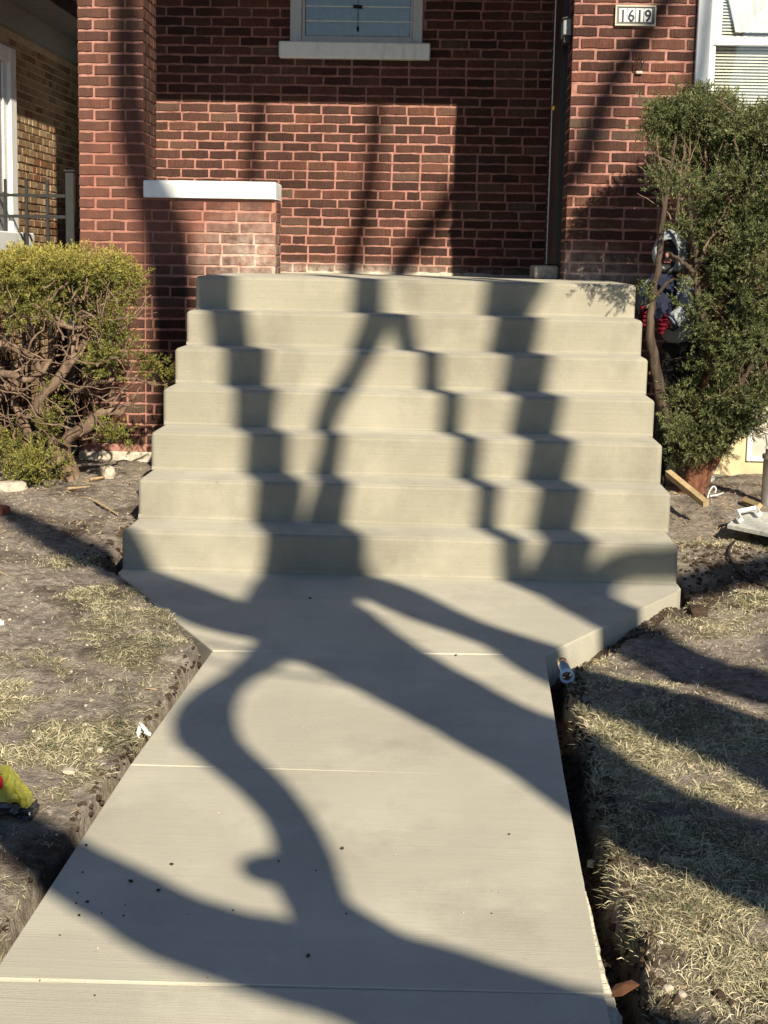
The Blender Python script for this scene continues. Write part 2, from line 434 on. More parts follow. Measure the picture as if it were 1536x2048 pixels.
def ground_z(x, y):
    x, y = np.asarray(x, float), np.asarray(y, float)
    xr, xl = edge_x(EDGE_R, y), edge_x(EDGE_L, y)
    dr, dl = seg_dist(x, y, EDGE_R), seg_dist(x, y, EDGE_L)
    n1 = fbm(x * 1.4 + 5, y * 1.4, 3, 1) - 0.5
    n2 = fbm(x * 7, y * 7 + 3, 3, 5) - 0.5
    n3 = fbm(x * 26, y * 26, 3, 9) - 0.5 + 0.9 * np.abs(fbm(x * 15, y * 15, 2, 19) - 0.5)
    inside = (x > xl) & (x < xr) & (y < 9.7)
    # right lawn
    zr = -0.012 + 0.05 * n1 + 0.030 * n2 + 0.014 * n3
    low = sstep(4.6, 5.2, y) * (1 - sstep(5.35, 6.15, y)) * (1 - sstep(0.4, 0.9, dr))
    zr = zr - 0.065 * low + 0.07 * sstep(7.6, 8.8, y)
    wv = 0.072 + 0.05 * (fbm(y * 3.1, y * 0 + 2, 3, 3) - 0.5)
    tr = (1 - sstep(wv * 0.75, wv * 1.25, dr)) * (1 - 0.75 * sstep(5.0, 5.3, y) * (1 - sstep(6.1, 6.4, y)))
    zr = zr - tr * (0.115 + 0.05 * n3)
    zr = zr - 0.07 * (1 - sstep(0.05, 0.17, np.hypot((x - 1.30) / 1.0, (y - 6.55) / 2.2)))
    # left lawn
    zl = 0.000 + 0.05 * n1 + 0.034 * n2 + 0.016 * n3
    wl = 0.022 + 0.05 * np.clip(fbm(y * 2.3, y * 0 + 7, 3, 13) - 0.42, 0, 1) + 0.11 * sstep(6.1, 6.6, y) * (0.6 + 0.8 * fbm(y * 6, y * 0, 2, 17))
    tl = 1 - sstep(wl * 0.7, wl * 1.2, dl)
    zl = zl - tl * (0.13 + 0.05 * n3)
    zl = zl + 0.03 * sstep(7.2, 9.0, y) + 0.028 * sstep(4.3, 5.0, y) * (1 - sstep(6.3, 6.9, y))
    z = np.where(x > (xl + xr) / 2, zr, zl)
    z = np.where(inside, np.minimum(-0.125, z), z)
    far = np.maximum(np.abs(x) - 4, np.maximum(1.2 - y, y - 10.5))
    return np.where(far > 0, z * np.exp(-np.clip(far, 0, 50)) - 0.02 * (1 - np.exp(-np.clip(far, 0, 50))), z)
def gz(x, y): return float(ground_z(np.array([x]), np.array([y]))[0])

def axis(lo, hi, step, out):
    a = list(np.arange(lo, hi, step))
    s, p, L = step, lo, []
    while p > -out:
        s *= 1.5; p -= s; L.append(p)
    s, p, R_ = step, a[-1], []
    while p < out:
        s *= 1.5; p += s; R_.append(p)
    return np.array(L[::-1] + a + R_)
gx, gy = axis(-2.7, 2.7, 0.0155, 90), axis(2.2, 9.75, 0.0165, 110)
GX, GY = np.meshgrid(gx, gy)
GZ = ground_z(GX, GY)
nx, ny = len(gx), len(gy)
ii = np.arange(nx * ny).reshape(ny, nx)
gf = np.stack([ii[:-1, :-1], ii[:-1, 1:], ii[1:, 1:], ii[1:, :-1]], -1).reshape(-1, 4)
g = part('ground', np.stack([GX, GY, GZ], -1).reshape(-1, 3).tolist(), gf.tolist(), M['ground'], None, True)
tag(g, 'churned brown soil lawn on both sides of the walk', 'ground', kind='structure')

# ------------------------------------------------------------------ walk, landing, steps
def slab(name, poly, z0, z1, parent, bevel=0.012, mat=None, sub=0):
    bm = bmesh.new()
    b = [bm.verts.new((x, y, z0)) for x, y in poly]; t = [bm.verts.new((x, y, z1)) for x, y in poly]
    n = len(poly)
    bm.faces.new(b[::-1]); top = bm.faces.new(t)
    for i in range(n): bm.faces.new((b[i], b[(i + 1) % n], t[(i + 1) % n], t[i]))
    if bevel:
        bmesh.ops.bevel(bm, geom=list(top.edges), offset=bevel, segments=3, affect='EDGES', profile=0.6)
    o = bm_part(name, bm, mat or M['concrete'], parent)
    for p in o.data.polygons: p.use_smooth = False
    return o
walk = thing('walkway', 'new broom finished concrete walk leading to the steps', 'walkway', (0, 3.5, 0))
walk['kind'] = 'structure'
G = 0.0022
def xs(E, y): return float(edge_x(E, y))
def panel(yl0, yr0, yl1, yr1):
    return [(xs(EDGE_L, yl0), yl0 + G), (xs(EDGE_R, yr0), yr0 + G), (xs(EDGE_R, yr1), yr1 - G), (xs(EDGE_L, yl1), yl1 - G)]
slab('slab', panel(3.852, 3.860, 5.060, 5.137), -0.12, -0.001, walk, 0.0032)
slab('slab', panel(2.622, 2.653, 3.846, 3.869), -0.12, 0.0, walk, 0.0032)
slab('slab', panel(1.40, 1.43, 2.618, 2.655), -0.12, -0.002, walk, 0.0032)
slab('slab', panel(0.18, 0.21, 1.40, 1.43), -0.12, -0.001, walk, 0.0032)
slab('slab', panel(-2.9, -2.87, 0.18, 0.21), -0.12, 0.0, walk, 0.0032)
land = slab('landing_slab', [(-0.590, 5.062 + G), (0.548, 5.139 + G), (1.162, 6.263), (1.186, 6.33), (1.186, Y1 + 0.02), (-1.186, Y1 + 0.02), (-1.186, 6.33), (-1.172, 6.277)], -0.14, 0.001, walk, 0.007)
tag(land, 'flared landing slab at the foot of the steps')
# thin mortar bed seen at the bottom of the tooled joints
for (yl, yr) in ((5.061, 5.138), (3.849, 3.870), (2.620, 2.654)):
    part('joint', [(xs(EDGE_L, yl) + .01, yl - .006, -0.010), (xs(EDGE_R, yr) - .01, yr - .006, -0.010), (xs(EDGE_R, yr) - .01, yr + .006, -0.010), (xs(EDGE_L, yl) + .01, yl + .006, -0.010)], [(0, 1, 2, 3)], M['concrete'], walk)
# concrete squeezed out under the form along the right edge
V, F = [], []
ys = np.linspace(1.2, 3.55, 420)
for i, y in enumerate(ys):
    w = 0.004 + 0.022 * sstep(3.4, 2.6, y) * (0.25 + 0.8 * fbm(np.array([y * 9.0]), np.array([1.0]), 4, 3)[0] + 0.5 * fbm(np.array([y * 60.0]), np.array([2.0]), 2, 8)[0])
    x = xs(EDGE_R, y)
    V += [(x - 0.02, y, -0.020), (x + w * 0.6, y, -0.014 - 0.01 * random.random()), (x + w, y, -0.035 - 0.01 * random.random()), (x + w * 0.8, y, -0.09)]
    if i:
        for k in range(3): F.append(((i - 1) * 4 + k, (i - 1) * 4 + k + 1, i * 4 + k + 1, i * 4 + k))
part('rough_edge', V, F, M['concrete'], walk)

stairs = thing('front_steps', 'flight of seven new concrete steps up to the porch', 'steps', (0, Y1, 0))
for i in range(7):
    y0 = Y1 + i * TREAD
    z0 = i * RISE - (0.13 if i == 0 else 0.012); z1 = (i + 1) * RISE
    bm = bmesh.new()
    wv = random.uniform(-0.004, 0.004)
    bm_box(bm, -W2 + wv, W2 + wv, y0, YP - 0.003 - 0.0015 * i, z0, z1)
    es = [e for e in bm.edges if all(v.co.z > z1 - 1e-4 for v in e.verts) or all(v.co.y < y0 + 1e-4 for v in e.verts) and abs(e.verts[0].co.x - e.verts[1].co.x) < 1e-4]
    es = [e for e in es if not all(v.co.y > YP - 0.1 for v in e.verts)]
    bmesh.ops.bevel(bm, geom=es, offset=0.022, segments=5, affect='EDGES', profile=0.5)
    for v in bm.verts:                      # treads pitched slightly to the front
        if v.co.z > z1 - 0.02: v.co.z -= 0.010 * max(0, 1 - (v.co.y - y0) / TREAD) - 0.003
    o = bm_part('step', bm, M['sun_offset_concrete'], stairs)
    o.data.materials.append(M['concrete'])   # treads coloured paler to cancel the weaker sun on level faces
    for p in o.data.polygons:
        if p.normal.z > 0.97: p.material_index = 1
    # a rounded cove of finishing paste where the riser meets the tread below
    rr_ = 0.016
    zb_ = i * RISE - 0.0062 + 0.010 * TREAD / (YP - y0 + TREAD) if i else 0.0012   # the tread is pitched, so meet it where it is
    V, F = [], []
    nx_ = 60
    for a_ in range(nx_ + 1):
        x = -W2 + 0.006 + (2 * W2 - 0.012) * a_ / nx_
        wr_ = rr_ * (0.75 + 0.5 * vnoise(np.array([x * 4.0 + i * 7]), np.array([0.0]), 6)[0])
        for b_ in range(6):
            t = b_ / 5 * math.pi / 2
            V.append((x, y0 + 0.0004 - wr_ * (1 - math.sin(t)), zb_ - 0.0008 + wr_ * (1 - math.cos(t))))
    for a_ in range(nx_):
        for b_ in range(5): F.append((a_ * 6 + b_, (a_ + 1) * 6 + b_, (a_ + 1) * 6 + b_ + 1, a_ * 6 + b_ + 1))
    part('cove', V, F, M['sun_offset_concrete'], stairs, True)

# ------------------------------------------------------------------ the brick house
house = thing('brick_house', 'dark red brick house with tinted mortar behind the new steps', 'house', (0, YP, 0))
def brick_variants(mat, n=5):
    out = []
    for k in range(n):
        bm = bmesh.new()
        j = lambda s: random.uniform(-s, s)
        # unit brick: x,z in [-.5,.5], front at y=0, back at y=1
        pr = [(-.5, -.5), (-.17, -.5), (.17, -.5), (.5, -.5), (.5, .5), (.17, .5), (-.17, .5), (-.5, .5)]
        f, m_, b = [], [], []
        for (x, z) in pr:
            jx, jz = j(0.010), j(0.060)
            f.append(bm.verts.new((x * 0.985 + jx, j(0.03), z * 0.92 + jz)))
            m_.append(bm.verts.new((x + jx, 0.16, z + jz)))
            b.append(bm.verts.new((x + jx, 1.0, z + jz)))
        bm.faces.new(f)
        for i in range(8):
            i2 = (i + 1) % 8
            bm.faces.new((f[i], m_[i], m_[i2], f[i2])); bm.faces.new((m_[i], b[i], b[i2], m_[i2]))
        bmesh.ops.recalc_face_normals(bm, faces=bm.faces)
        me = bpy.data.meshes.new('brick'); bm.to_mesh(me); bm.free(); me.materials.append(mat); out.append(me)
    return out
BV = brick_variants(M['brick'])
JT, PROUD, BD = 0.0138, 0.0065, 0.020
# every brick is (wall part, centre, width, height, facing)
def courses(x0, x1, z0, z1, pitch, zref, unit, off):
    """bricks of a running bond: (u0,u1,z0,z1)"""
    out = []
    k0 = math.floor((z0 - zref) / pitch); k1 = math.ceil((z1 - zref) / pitch)
    for k in range(k0, k1):
        za, zb = zref + k * pitch + JT / 2, zref + (k + 1) * pitch - JT / 2
        wob = random.uniform(-0.0022, 0.0022); za += wob; zb += random.uniform(-0.0018, 0.0018)
        za, zb = max(za, z0), min(zb, z1)
        if zb - za < 0.02: continue
        u = x0 - ((off + (0.5 * unit if k % 2 else 0) + random.uniform(-0.012, 0.012)) % unit)
        while u < x1:
            L = unit * (0.5 if random.random() < 0.05 else 1.0)
            a, b = max(u + JT / 2, x0), min(u + L - JT / 2, x1)
            if b - a > 0.025: out.append((a, b, za, zb))
            u += L
    return out
PIT, ZR = 0.0672, 2.8285
wall_parts, queue = {}, []
def wall(name, x0, x1, y0, y1, z0, z1):
    return box(name, x0, x1, y0, y1, z0, z1, M['mortar'], house)
# left pier
PX0, PX1 = -2.134, -1.726
pier = wall('porch_pier', PX0 + .004, PX1 - .004, YP, YP + 0.40, 0.10, 3.81)
parapet = wall('porch_parapet', PX1 - .01, -0.904, YP + 0.002, YP + 0.28, 0.10, 1.694)
front = wall('front_room_wall', 0.899, 4.6, YP, YB + 0.1, 0.46, 4.6)
back = wall('porch_back_wall', PX0 + .004, 0.96, YB, YB + 0.25, 0.2, 4.6)
bmw = bmesh.new()                           # leave the window opening free
for (x0, x1, y0, y1, z0, z1) in ((PX0 + .004, -1.03, YB, YB + .25, 0.2, 4.6), (-0.07, 0.96, YB, YB + .25, 0.2, 4.6), (-1.0295, -0.0705, YB + .0005, YB + .25, 0.2, 2.90), (-1.0295, -0.0705, YB + .0005, YB + .25, 4.19, 4.6), (-1.0295, -0.0705, YB + .12, YB + .25, 2.9005, 4.1895)):
    bm_box(bmw, x0, x1, y0, y1, z0, z1)
bmw.to_mesh(back.data); bmw.free()
side = wall('side_parapet', PX0 + .006, PX0 + 0.26, YP + 0.38, YB + 0.01, 0.10, 1.60)
def add(wallp, rects, yf, facing='F', xf=0):
    for (a, b, c, d) in rects: queue.append((wallp, facing, a, b, c, d, yf, xf))
for k in range(0, 60):                      # pier: alternate corner bond as in the photograph
    zb = ZR + 10 * PIT - k * PIT - JT / 2; za = zb - PIT + JT
    if za < 0.1: break
    if zb > 3.80: continue
    j = lambda: random.uniform(-0.004, 0.004)
    if k % 2: cuts = [PX0, PX0 + 0.098 + j(), PX0 + 0.294 + j(), PX1]
    else: cuts = [PX0, PX0 + 0.200 + j(), PX1]
    add(pier, [(cuts[i] + (0 if i == 0 else JT / 2), cuts[i + 1] - (0 if i == len(cuts) - 2 else JT / 2), za, zb) for i in range(len(cuts) - 1)], YP)
    c2 = [YP + .004, YP + 0.10, YP + 0.30, YP + 0.40] if not k % 2 else [YP + .004, YP + 0.20, YP + 0.40]
    add(pier, [(c2[i] + JT / 2 * (i > 0), c2[i + 1] - JT / 2, za, zb) for i in range(len(c2) - 1)], 0, 'R', PX1)
add(parapet, courses(PX1 + JT * 0.6, -0.904, 0.10, 1.685, PIT, ZR, 0.2125, 0.06), YP + 0.002)
add(parapet, courses(YP + .01, YP + 0.27, PORCH, 1.685, PIT, ZR, 0.2125, 0.0), 0, 'R', -0.904)
win_r = (1.636, 2.95, 1.96, 3.6)
fr = [r for r in courses(0.895, 3.4, 0.47, 3.75, PIT, ZR - 0.001, 0.2125, 0.068)]
for (a, b, c, d) in fr:
    if d > win_r[2] - .06 and c < win_r[3]:
        if a >= win_r[0] - .03 and b <= win_r[1]: continue
        if a < win_r[0] < b: b = win_r[0]
        elif a < win_r[1] < b: a = win_r[1]
    add(front, [(a, b, c, d)], YP)
add(front, courses(YP + .006, YP + 0.41, PORCH + .01, 3.75, PIT, ZR - 0.001, 0.2125, 0.1), 0, 'L', 0.899)
add(front, courses(YP + 1.32, YB - 0.01, PORCH + .01, 3.75, PIT, ZR - 0.001, 0.2125, 0.1), 0, 'L', 0.899)
PB, ZB = 0.06884, 2.6865 + 0.0
win_b = (-1.045, -0.056, 2.86, 4.2)
for (a, b, c, d) in courses(PX0 + .01, 0.93, PORCH + .006, 3.7, PB, ZB, 0.2124, 0.045):
    if d > win_b[2] and c < win_b[3]:
        if a >= win_b[0] - .02 and b <= win_b[1] + .02: continue
        if a < win_b[0] < b: b = win_b[0]
        elif a < win_b[1] < b: a = win_b[1]
    add(back, [(a, b, c, d)], YB)
add(side, courses(YP + 0.41, YB, 0.1, 1.59, PIT, ZR, 0.2125, 0.1), 0, 'R', PX0 + 0.26)
add(side, courses(YP + 0.41, YB, 0.1, 1.59, PIT, ZR, 0.2125, 0.1), 0, 'L', PX0 + .006)
def brick_xf(q):
    wp, fc, a, b, c, d, yf, xf = q
    w, h, m = b - a, d - c, (a + b) / 2
    pr = PROUD + random.uniform(-0.0018, 0.0018)
    if fc == 'F': return Matrix.Translation((m, yf - pr, (c + d) / 2)) @ Matrix.Diagonal((w, BD, h, 1))
    if fc == 'R': return Matrix.Translation((xf + pr - 0.003, m, (c + d) / 2)) @ Matrix.Rotation(math.pi / 2, 4, 'Z') @ Matrix.Diagonal((w, BD, h, 1))
    return Matrix.Translation((xf - pr + 0.003, m, (c + d) / 2)) @ Matrix.Rotation(-math.pi / 2, 4, 'Z') @ Matrix.Diagonal((w, BD, h, 1))
def project(p):
    d = Vector(p) - CAM
    z = d.dot(fw)
    return 768 + FPX * d.dot(RT) / z, 1024 - FPX * d.dot(UP) / z, z
def shown(q):
    wp, fc, a, b, c, d, yf, xf = q
    p = ((a + b) / 2, yf, (c + d) / 2) if fc == 'F' else (xf, (a + b) / 2, (c + d) / 2)
    x, y, z = project(p)
    if fc != 'F' or not (0 < x < 1536 and 0 < y < 2048): return 0
    if 395 < x < 1275 and y > 556: return 0
    if wp is back and y > 545: return 0
    if x > 1330 and y > 230: return 0
    if x < 250 and y > 520: return 0
    return (b - a) * (d - c) / z ** 2 * (1.0 if wp is not back or (x < 915 and y > 140) else 0.8)
sc_ = [(shown(q), i) for i, q in enumerate(queue)]
single = set(i for s, i in sorted(sc_, reverse=True)[:298] if s > 0)
joined = {}
for i, q in enumerate(queue):
    me = random.choice(BV); X = brick_xf(q)
    if i in single:
        o = bpy.data.objects.new('brick', me); o.matrix_basis = X; link(o, q[0])
        o.matrix_parent_inverse = Matrix.Identity(4)
    else:
        J = joined.setdefault(q[0].name, (q[0], [], []))
        v0 = len(J[1])
        J[1].extend([X @ v.co for v in me.vertices])
        J[2].extend([tuple(v0 + k for k in p.vertices) for p in me.polygons])
# wall cores sit at the world origin frame, so their children use world coordinates
for nme, (wp, V, F) in joined.items():
    o = bpy.data.objects.new('brick_courses', mesh_data('brick_courses', V, F, M['brick'])); o['kind'] = 'stuff'
    link(o, wp)
# coping on the parapet, sills, foundation, porch floor and roof
bm = bmesh.new(); bm_box(bm, -1.728, -0.898, YP - 0.035, YP + 0.31, 1.694, 1.802, 0.012, 2)
for v in bm.verts:
    v.co += Vector((random.uniform(-.004, .004), random.uniform(-.003, .003), random.uniform(-.004, .003)))
cp = bm_part('coping', bm, M['white'], house); tag(cp, 'white painted stone coping with chipped edges')
box('side_coping', PX0 - 0.02, PX0 + 0.29, YP + 0.41, YB - 0.01, 1.602, 1.70, M['white'], house, 0.01)
fnd = box('foundation', PX0 - 0.02, -1.0, YP - 0.02, YP + 0.3, -0.4, 0.098, M['stone'], house, 0.015)
fnd2 = box('foundation', 1.05, 4.6, YP - 0.025, YP + 0.3, -0.4, 0.455, M['cream'], house, 0.012)
tag(fnd2, 'cream painted foundation wall')
box('porch_floor', PX0 + .02, 0.94, YP + 0.004, YB + 0.02, 0.9, PORCH - 0.003, M['concrete'], house)
# ragged strip of pale mortar along the foot of the porch wall
V, F = [], []
for i, x in enumerate(np.linspace(-0.90, 0.9, 130)):
    h = 0.006 + 0.020 * vnoise(np.array([x * 21.0]), np.array([0.0]), 4)[0] * (1 if x < 0.55 else 0.4)
    V += [(x, YB - 0.030, PORCH - 0.002), (x, YB - 0.016, PORCH + h), (x, YB + 0.002, PORCH + h + .004)]
    if i:
        F += [((i - 1) * 3, i * 3, i * 3 + 1, (i - 1) * 3 + 1), ((i - 1) * 3 + 1, i * 3 + 1, i * 3 + 2, (i - 1) * 3 + 2)]
part('mortar_fillet', V, F, M['stone'], house)
box('porch_beam', PX0 - 0.01, 0.894, YP - 0.004, YP + 0.42, 3.812, 4.6, M['mortar'], house)
box('porch_ceiling', PX0 - 0.3, 4.9, YP + 0.3, YB + 0.3, 4.60, 4.68, M['porch_dark'], house)
box('upper_wall', PX0 + .01, 4.6, YB + 0.252, YB + 8.0, -0.2, 7.2, M['mortar'], house)
bm = bmesh.new(); bm_box(bm, PX0 - 0.35, 4.95, YP - 0.4, YB + 8.3, 4.69, 4.80); bm_part('roof', bm, M['shingle'], house)

# porch window (jalousie) on the back wall
wb = bpy.data.objects.new('porch_window', None); wb.location = (0, 0, 0); link(wb, house); wb.matrix_parent_inverse = Matrix.Translation(-house.location)
def wpart(name, x0, x1, y0, y1, z0, z1, mat, par, bevel=0.004):
    o = box(name, x0, x1, y0, y1, z0, z1, mat, None, bevel); o.parent = par; return o
wx0, wx1 = -1.040, -0.060
wpart('sill', -1.116, 0.002, YB - 0.085, YB + 0.06, 2.807, 2.925, M['white'], wb, 0.008)
wpart('casing', wx0, wx0 + 0.085, YB - 0.02, YB + 0.06, 2.928, 4.2, M['trim'], wb)
wpart('casing', wx1 - 0.072, wx1, YB - 0.02, YB + 0.06, 2.928, 4.2, M['trim'], wb)
wpart('bottom_rail', wx0 + 0.087, wx1 - 0.074, YB - 0.012, YB + 0.06, 2.927, 2.975, M['trim'], wb)
for zz, k in ((2.980, 0), (3.085, 1), (3.190, 2), (3.295, 3), (3.40, 4)):
    wpart('louvre_pane', wx0 + 0.115, wx1 - 0.095, YB + 0.004, YB + 0.010, zz, zz + 0.098, M['glass_dark'], wb, 0)
    wpart('louvre_clip', wx0 + 0.110, wx1 - 0.090, YB - 0.001, YB + 0.013, zz + 0.0985, zz + 0.1055, M['white'], wb, 0)
wpart('stile', wx0 + 0.088, wx0 + 0.108, YB - 0.002, YB + 0.04, 2.976, 4.2, M['trim'], wb, 0)
wpart('stile', wx1 - 0.090, wx1 - 0.075, YB - 0.002, YB + 0.04, 2.976, 4.2, M['trim'], wb, 0)
# wrinkled curtain behind the louvres
V, F = [], []
nu, nv = 40, 14
for j in range(nv):
    for i in range(nu):
        x = wx0 + 0.10 + (wx1 - wx0 - 0.18) * i / (nu - 1); z = 2.95 + 1.2 * j / (nv - 1)
        V.append((x, YB + 0.05 + 0.012 * math.sin(i * 1.1 + 0.5 * math.sin(j)) + 0.006 * math.sin(i * 0.37 * j), z))
for j in range(nv - 1):
    for i in range(nu - 1): F.append((j * nu + i, j * nu + i + 1, (j + 1) * nu + i + 1, (j + 1) * nu + i))
cu = part('curtain', V, F, plain('blue_grey_curtain', (0.24, 0.27, 0.28), 0.9), None, True); cu.parent = wb
mb = MB(); pc = at(716, 20, YB - 0.004)
mb.tube([(pc.x, YB - 0.006, 3.25), (pc.x, YB - 0.006, 3.05)], [0.0022, 0.0022], 5)
mb.tube([(pc.x, YB - 0.006, 3.055), (pc.x, YB - 0.006, 3.035), (pc.x, YB - 0.006, 3.01)], [0.003, 0.010, 0.006], 7)
mb.tube([(pc.x - .035, YB - 0.008, 3.19), (pc.x + .03, YB - 0.008, 3.185)], [0.012, 0.012], 6)
pc_o = mb.build('pull_cord', M['rubber']); pc_o.parent = wb

# double-hung window of the front room
wr = bpy.data.objects.new('front_window', None); link(wr, house); wr.matrix_parent_inverse = Matrix.Translation(-house.location)
a0 = win_r[0]
wpart('casing', a0, a0 + 0.078, YP - 0.045, YP + 0.03, 1.98, 3.6, M['trim'], wr)
wpart('casing', win_r[1] - 0.078, win_r[1], YP - 0.045, YP + 0.03, 1.98, 3.6, M['trim'], wr)
wpart('sill', a0 - 0.06, win_r[1] + 0.06, YP - 0.09, YP + 0.03, 1.88, 1.978, M['white'], wr, 0.008)
box_ = wpart('jamb', a0 + 0.079, a0 + 0.105, YP - 0.020, YP + 0.03, 1.98, 3.6, M['white'], wr)
zm = 2.66
wpart('upper_sash_stile', a0 + 0.106, a0 + 0.150, YP - 0.012, YP + 0.02, zm + 0.05, 3.6, M['white'], wr)
wpart('meeting_rail', a0 + 0.104, win_r[1] - 0.10, YP - 0.016, YP + 0.02, zm, zm + 0.048, M['white'], wr)
wpart('lower_sash_stile', a0 + 0.106, a0 + 0.122, YP - 0.004, YP + 0.02, 1.98, zm - 0.002, M['white'], wr)
wpart('glass', a0 + 0.14, win_r[1] - 0.10, YP - 0.0055, YP - 0.003, zm + 0.04, 3.6, M['glass'], wr, 0)
wpart('glass', a0 + 0.115, win_r[1] - 0.10, YP - 0.0025, YP - 0.0005, 1.98, zm + 0.01, M['glass'], wr, 0)
# the wall is opened behind the glass by a shallow dark recess in front of the brick core
front_me = front.data
bmx = bmesh.new()
# rebuild the wall core with the window opening left free
for (x0, x1, y0, y1, z0, z1) in ((0.899, a0 + 0.02, YP, YB + 0.1, 0.46, 4.6), (win_r[1] - 0.02, 4.6, YP, YB + 0.1, 0.46, 4.6), (a0 + 0.0205, win_r[1] - 0.0205, YP + .001, YB + 0.1, 0.46, 1.97), (a0 + 0.0205, win_r[1] - 0.0205, YP + .001, YB + 0.1, 3.58, 4.6), (a0 + 0.0205, win_r[1] - 0.0205, YP + 0.5, YB + 0.1, 1.971, 3.579)):
    bm_box(bmx, x0, x1, y0, y1, z0, z1)
bmx.to_mesh(front_me); bmx.free()
front_me.transform(Matrix.Identity(4))
bd = MB()
V, F = [], []
z = 1.99
while z < 3.6:
    v0 = len(V)
    V += [(a0 + 0.11, YP + 0.045, z), (win_r[1] - 0.1, YP + 0.045, z), (win_r[1] - 0.1, YP + 0.062, z + 0.0165), (a0 + 0.11, YP + 0.062, z + 0.0165)]
    F.append((v0, v0 + 1, v0 + 2, v0 + 3)); z += 0.0186
bl = part('blind_slats', V, F, M['blind']); bl.parent = wr; bl['kind'] = 'stuff'
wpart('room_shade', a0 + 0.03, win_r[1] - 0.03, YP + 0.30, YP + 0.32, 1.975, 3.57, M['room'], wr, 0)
def drape(xa, xb, zt, zb_, lean):
    V, F = [], []
    nu, nv = 16, 12
    for j in range(nv):
        t = j / (nv - 1)
        z = zt + (zb_ - zt) * t
        c = xa + (xb - xa) * t
        w = 0.16 * (1 - 0.55 * math.sin(t * math.pi * 0.5)) + 0.03
        for i in range(nu):
            u = i / (nu - 1) - 0.5
            V.append((c + u * 2 * w, YP + 0.022 + 0.008 * math.sin(i * 1.9 + j * .3), z))
    for j in range(nv - 1):
        for i in range(nu - 1): F.append((j * nu + i, j * nu + i + 1, (j + 1) * nu + i + 1, (j + 1) * nu + i))
    o = part('curtain', V, F, M['curtain'], None, True); o.parent = wr
drape(a0 + 0.16, a0 + 0.34, 3.5, 2.74, 0); drape(a0 + 0.60, a0 + 0.46, 3.5, 2.74, 0)
# basement window
bwp = bpy.data.objects.new('basement_window', None); link(bwp, house); bwp.matrix_parent_inverse = Matrix.Translation(-house.location)
bq = at(1492, 922, YP - 0.03)
wpart('frame', bq.x, bq.x + 0.03, YP - 0.045, YP - 0.026, bq.z, bq.z + 0.36, M['white'], bwp)
wpart('frame', bq.x + 0.031, bq.x + 0.7, YP - 0.045, YP - 0.026, bq.z, bq.z + 0.03, M['white'], bwp)
wpart('pane', bq.x + 0.031, bq.x + 0.7, YP - 0.036, YP - 0.028, bq.z + 0.031, bq.z + 0.36, plain('frosted_pane', (0.42, 0.39, 0.36), 0.4), bwp, 0)
# side door in the return of the front room
dr = bpy.data.objects.new('side_door', None); link(dr, house); dr.matrix_parent_inverse = Matrix.Translation(-house.location)
wpart('door_leaf', 0.862, 0.905, YP + 0.42, YP + 1.20, PORCH + 0.10, 3.45, M['black'], dr, 0)
wpart('weather_strip', 0.857, 0.863, YP + 1.203, YP + 1.222, PORCH + 0.10, 3.45, M['white'], dr, 0)
wpart('door_casing', 0.866, 0.905, YP + 1.225, YP + 1.30, PORCH + 0.02, 3.5, plain('brown_casing', (0.10, 0.05, 0.038), 0.6), dr, 0)
wpart('threshold', 0.745, 0.893, YP + 0.43, YP + 1.19, PORCH - 0.002, PORCH + 0.088, M['stone'], dr, 0.012)
for (px, py, r) in ((1120, 215, 0.024), (1133, 191, 0.018)):
    p = at(px, py, YP + 1.02 if r > .02 else YP + 0.75)
    bm = bmesh.new(); bmesh.ops.create_uvsphere(bm, u_segments=14, v_segments=10, radius=r)
    for v in bm.verts: v.co = Vector((v.co.x * 0.9 + 0.862 if r > .02 else v.co.x * 0.5 + 0.878, v.co.y + p.y, v.co.z + p.z))
    o = bm_part('door_knob' if r > .02 else 'deadbolt', bm, M['brass'], None, True); o.parent = dr
    mb = MB(); mb.tube([(0.862, p.y, p.z), (0.884, p.y, p.z)], [0.008, 0.014], 10); o2 = mb.build('knob_stem', M['brass']); o2.parent = dr

# things fixed on the house
pq = at(1134, 54, YP + 0.16)
mbx = thing('mailbox', 'small dark grey tin box fixed beside the side door', 'mailbox', (pq.x, pq.y, pq.z))
box('body', 0.842, 0.893, YP + 0.10, YP + 0.30, pq.z - 0.055, pq.z + 0.045, M['grey_box'], mbx, 0.005)
bm = bmesh.new(); bm_box(bm, 0.832, 0.896, YP + 0.085, YP + 0.31, pq.z + 0.046, pq.z + 0.06, 0.004)
for v in bm.verts: v.co.z -= 0.35 * (0.896 - v.co.x) * 0.6
bm_part('lid', bm, M['iron'], mbx)
box('bracket', 0.846, 0.893, YP + 0.12, YP + 0.28, pq.z - 0.10, pq.z - 0.056, M['iron'], mbx, 0.004)

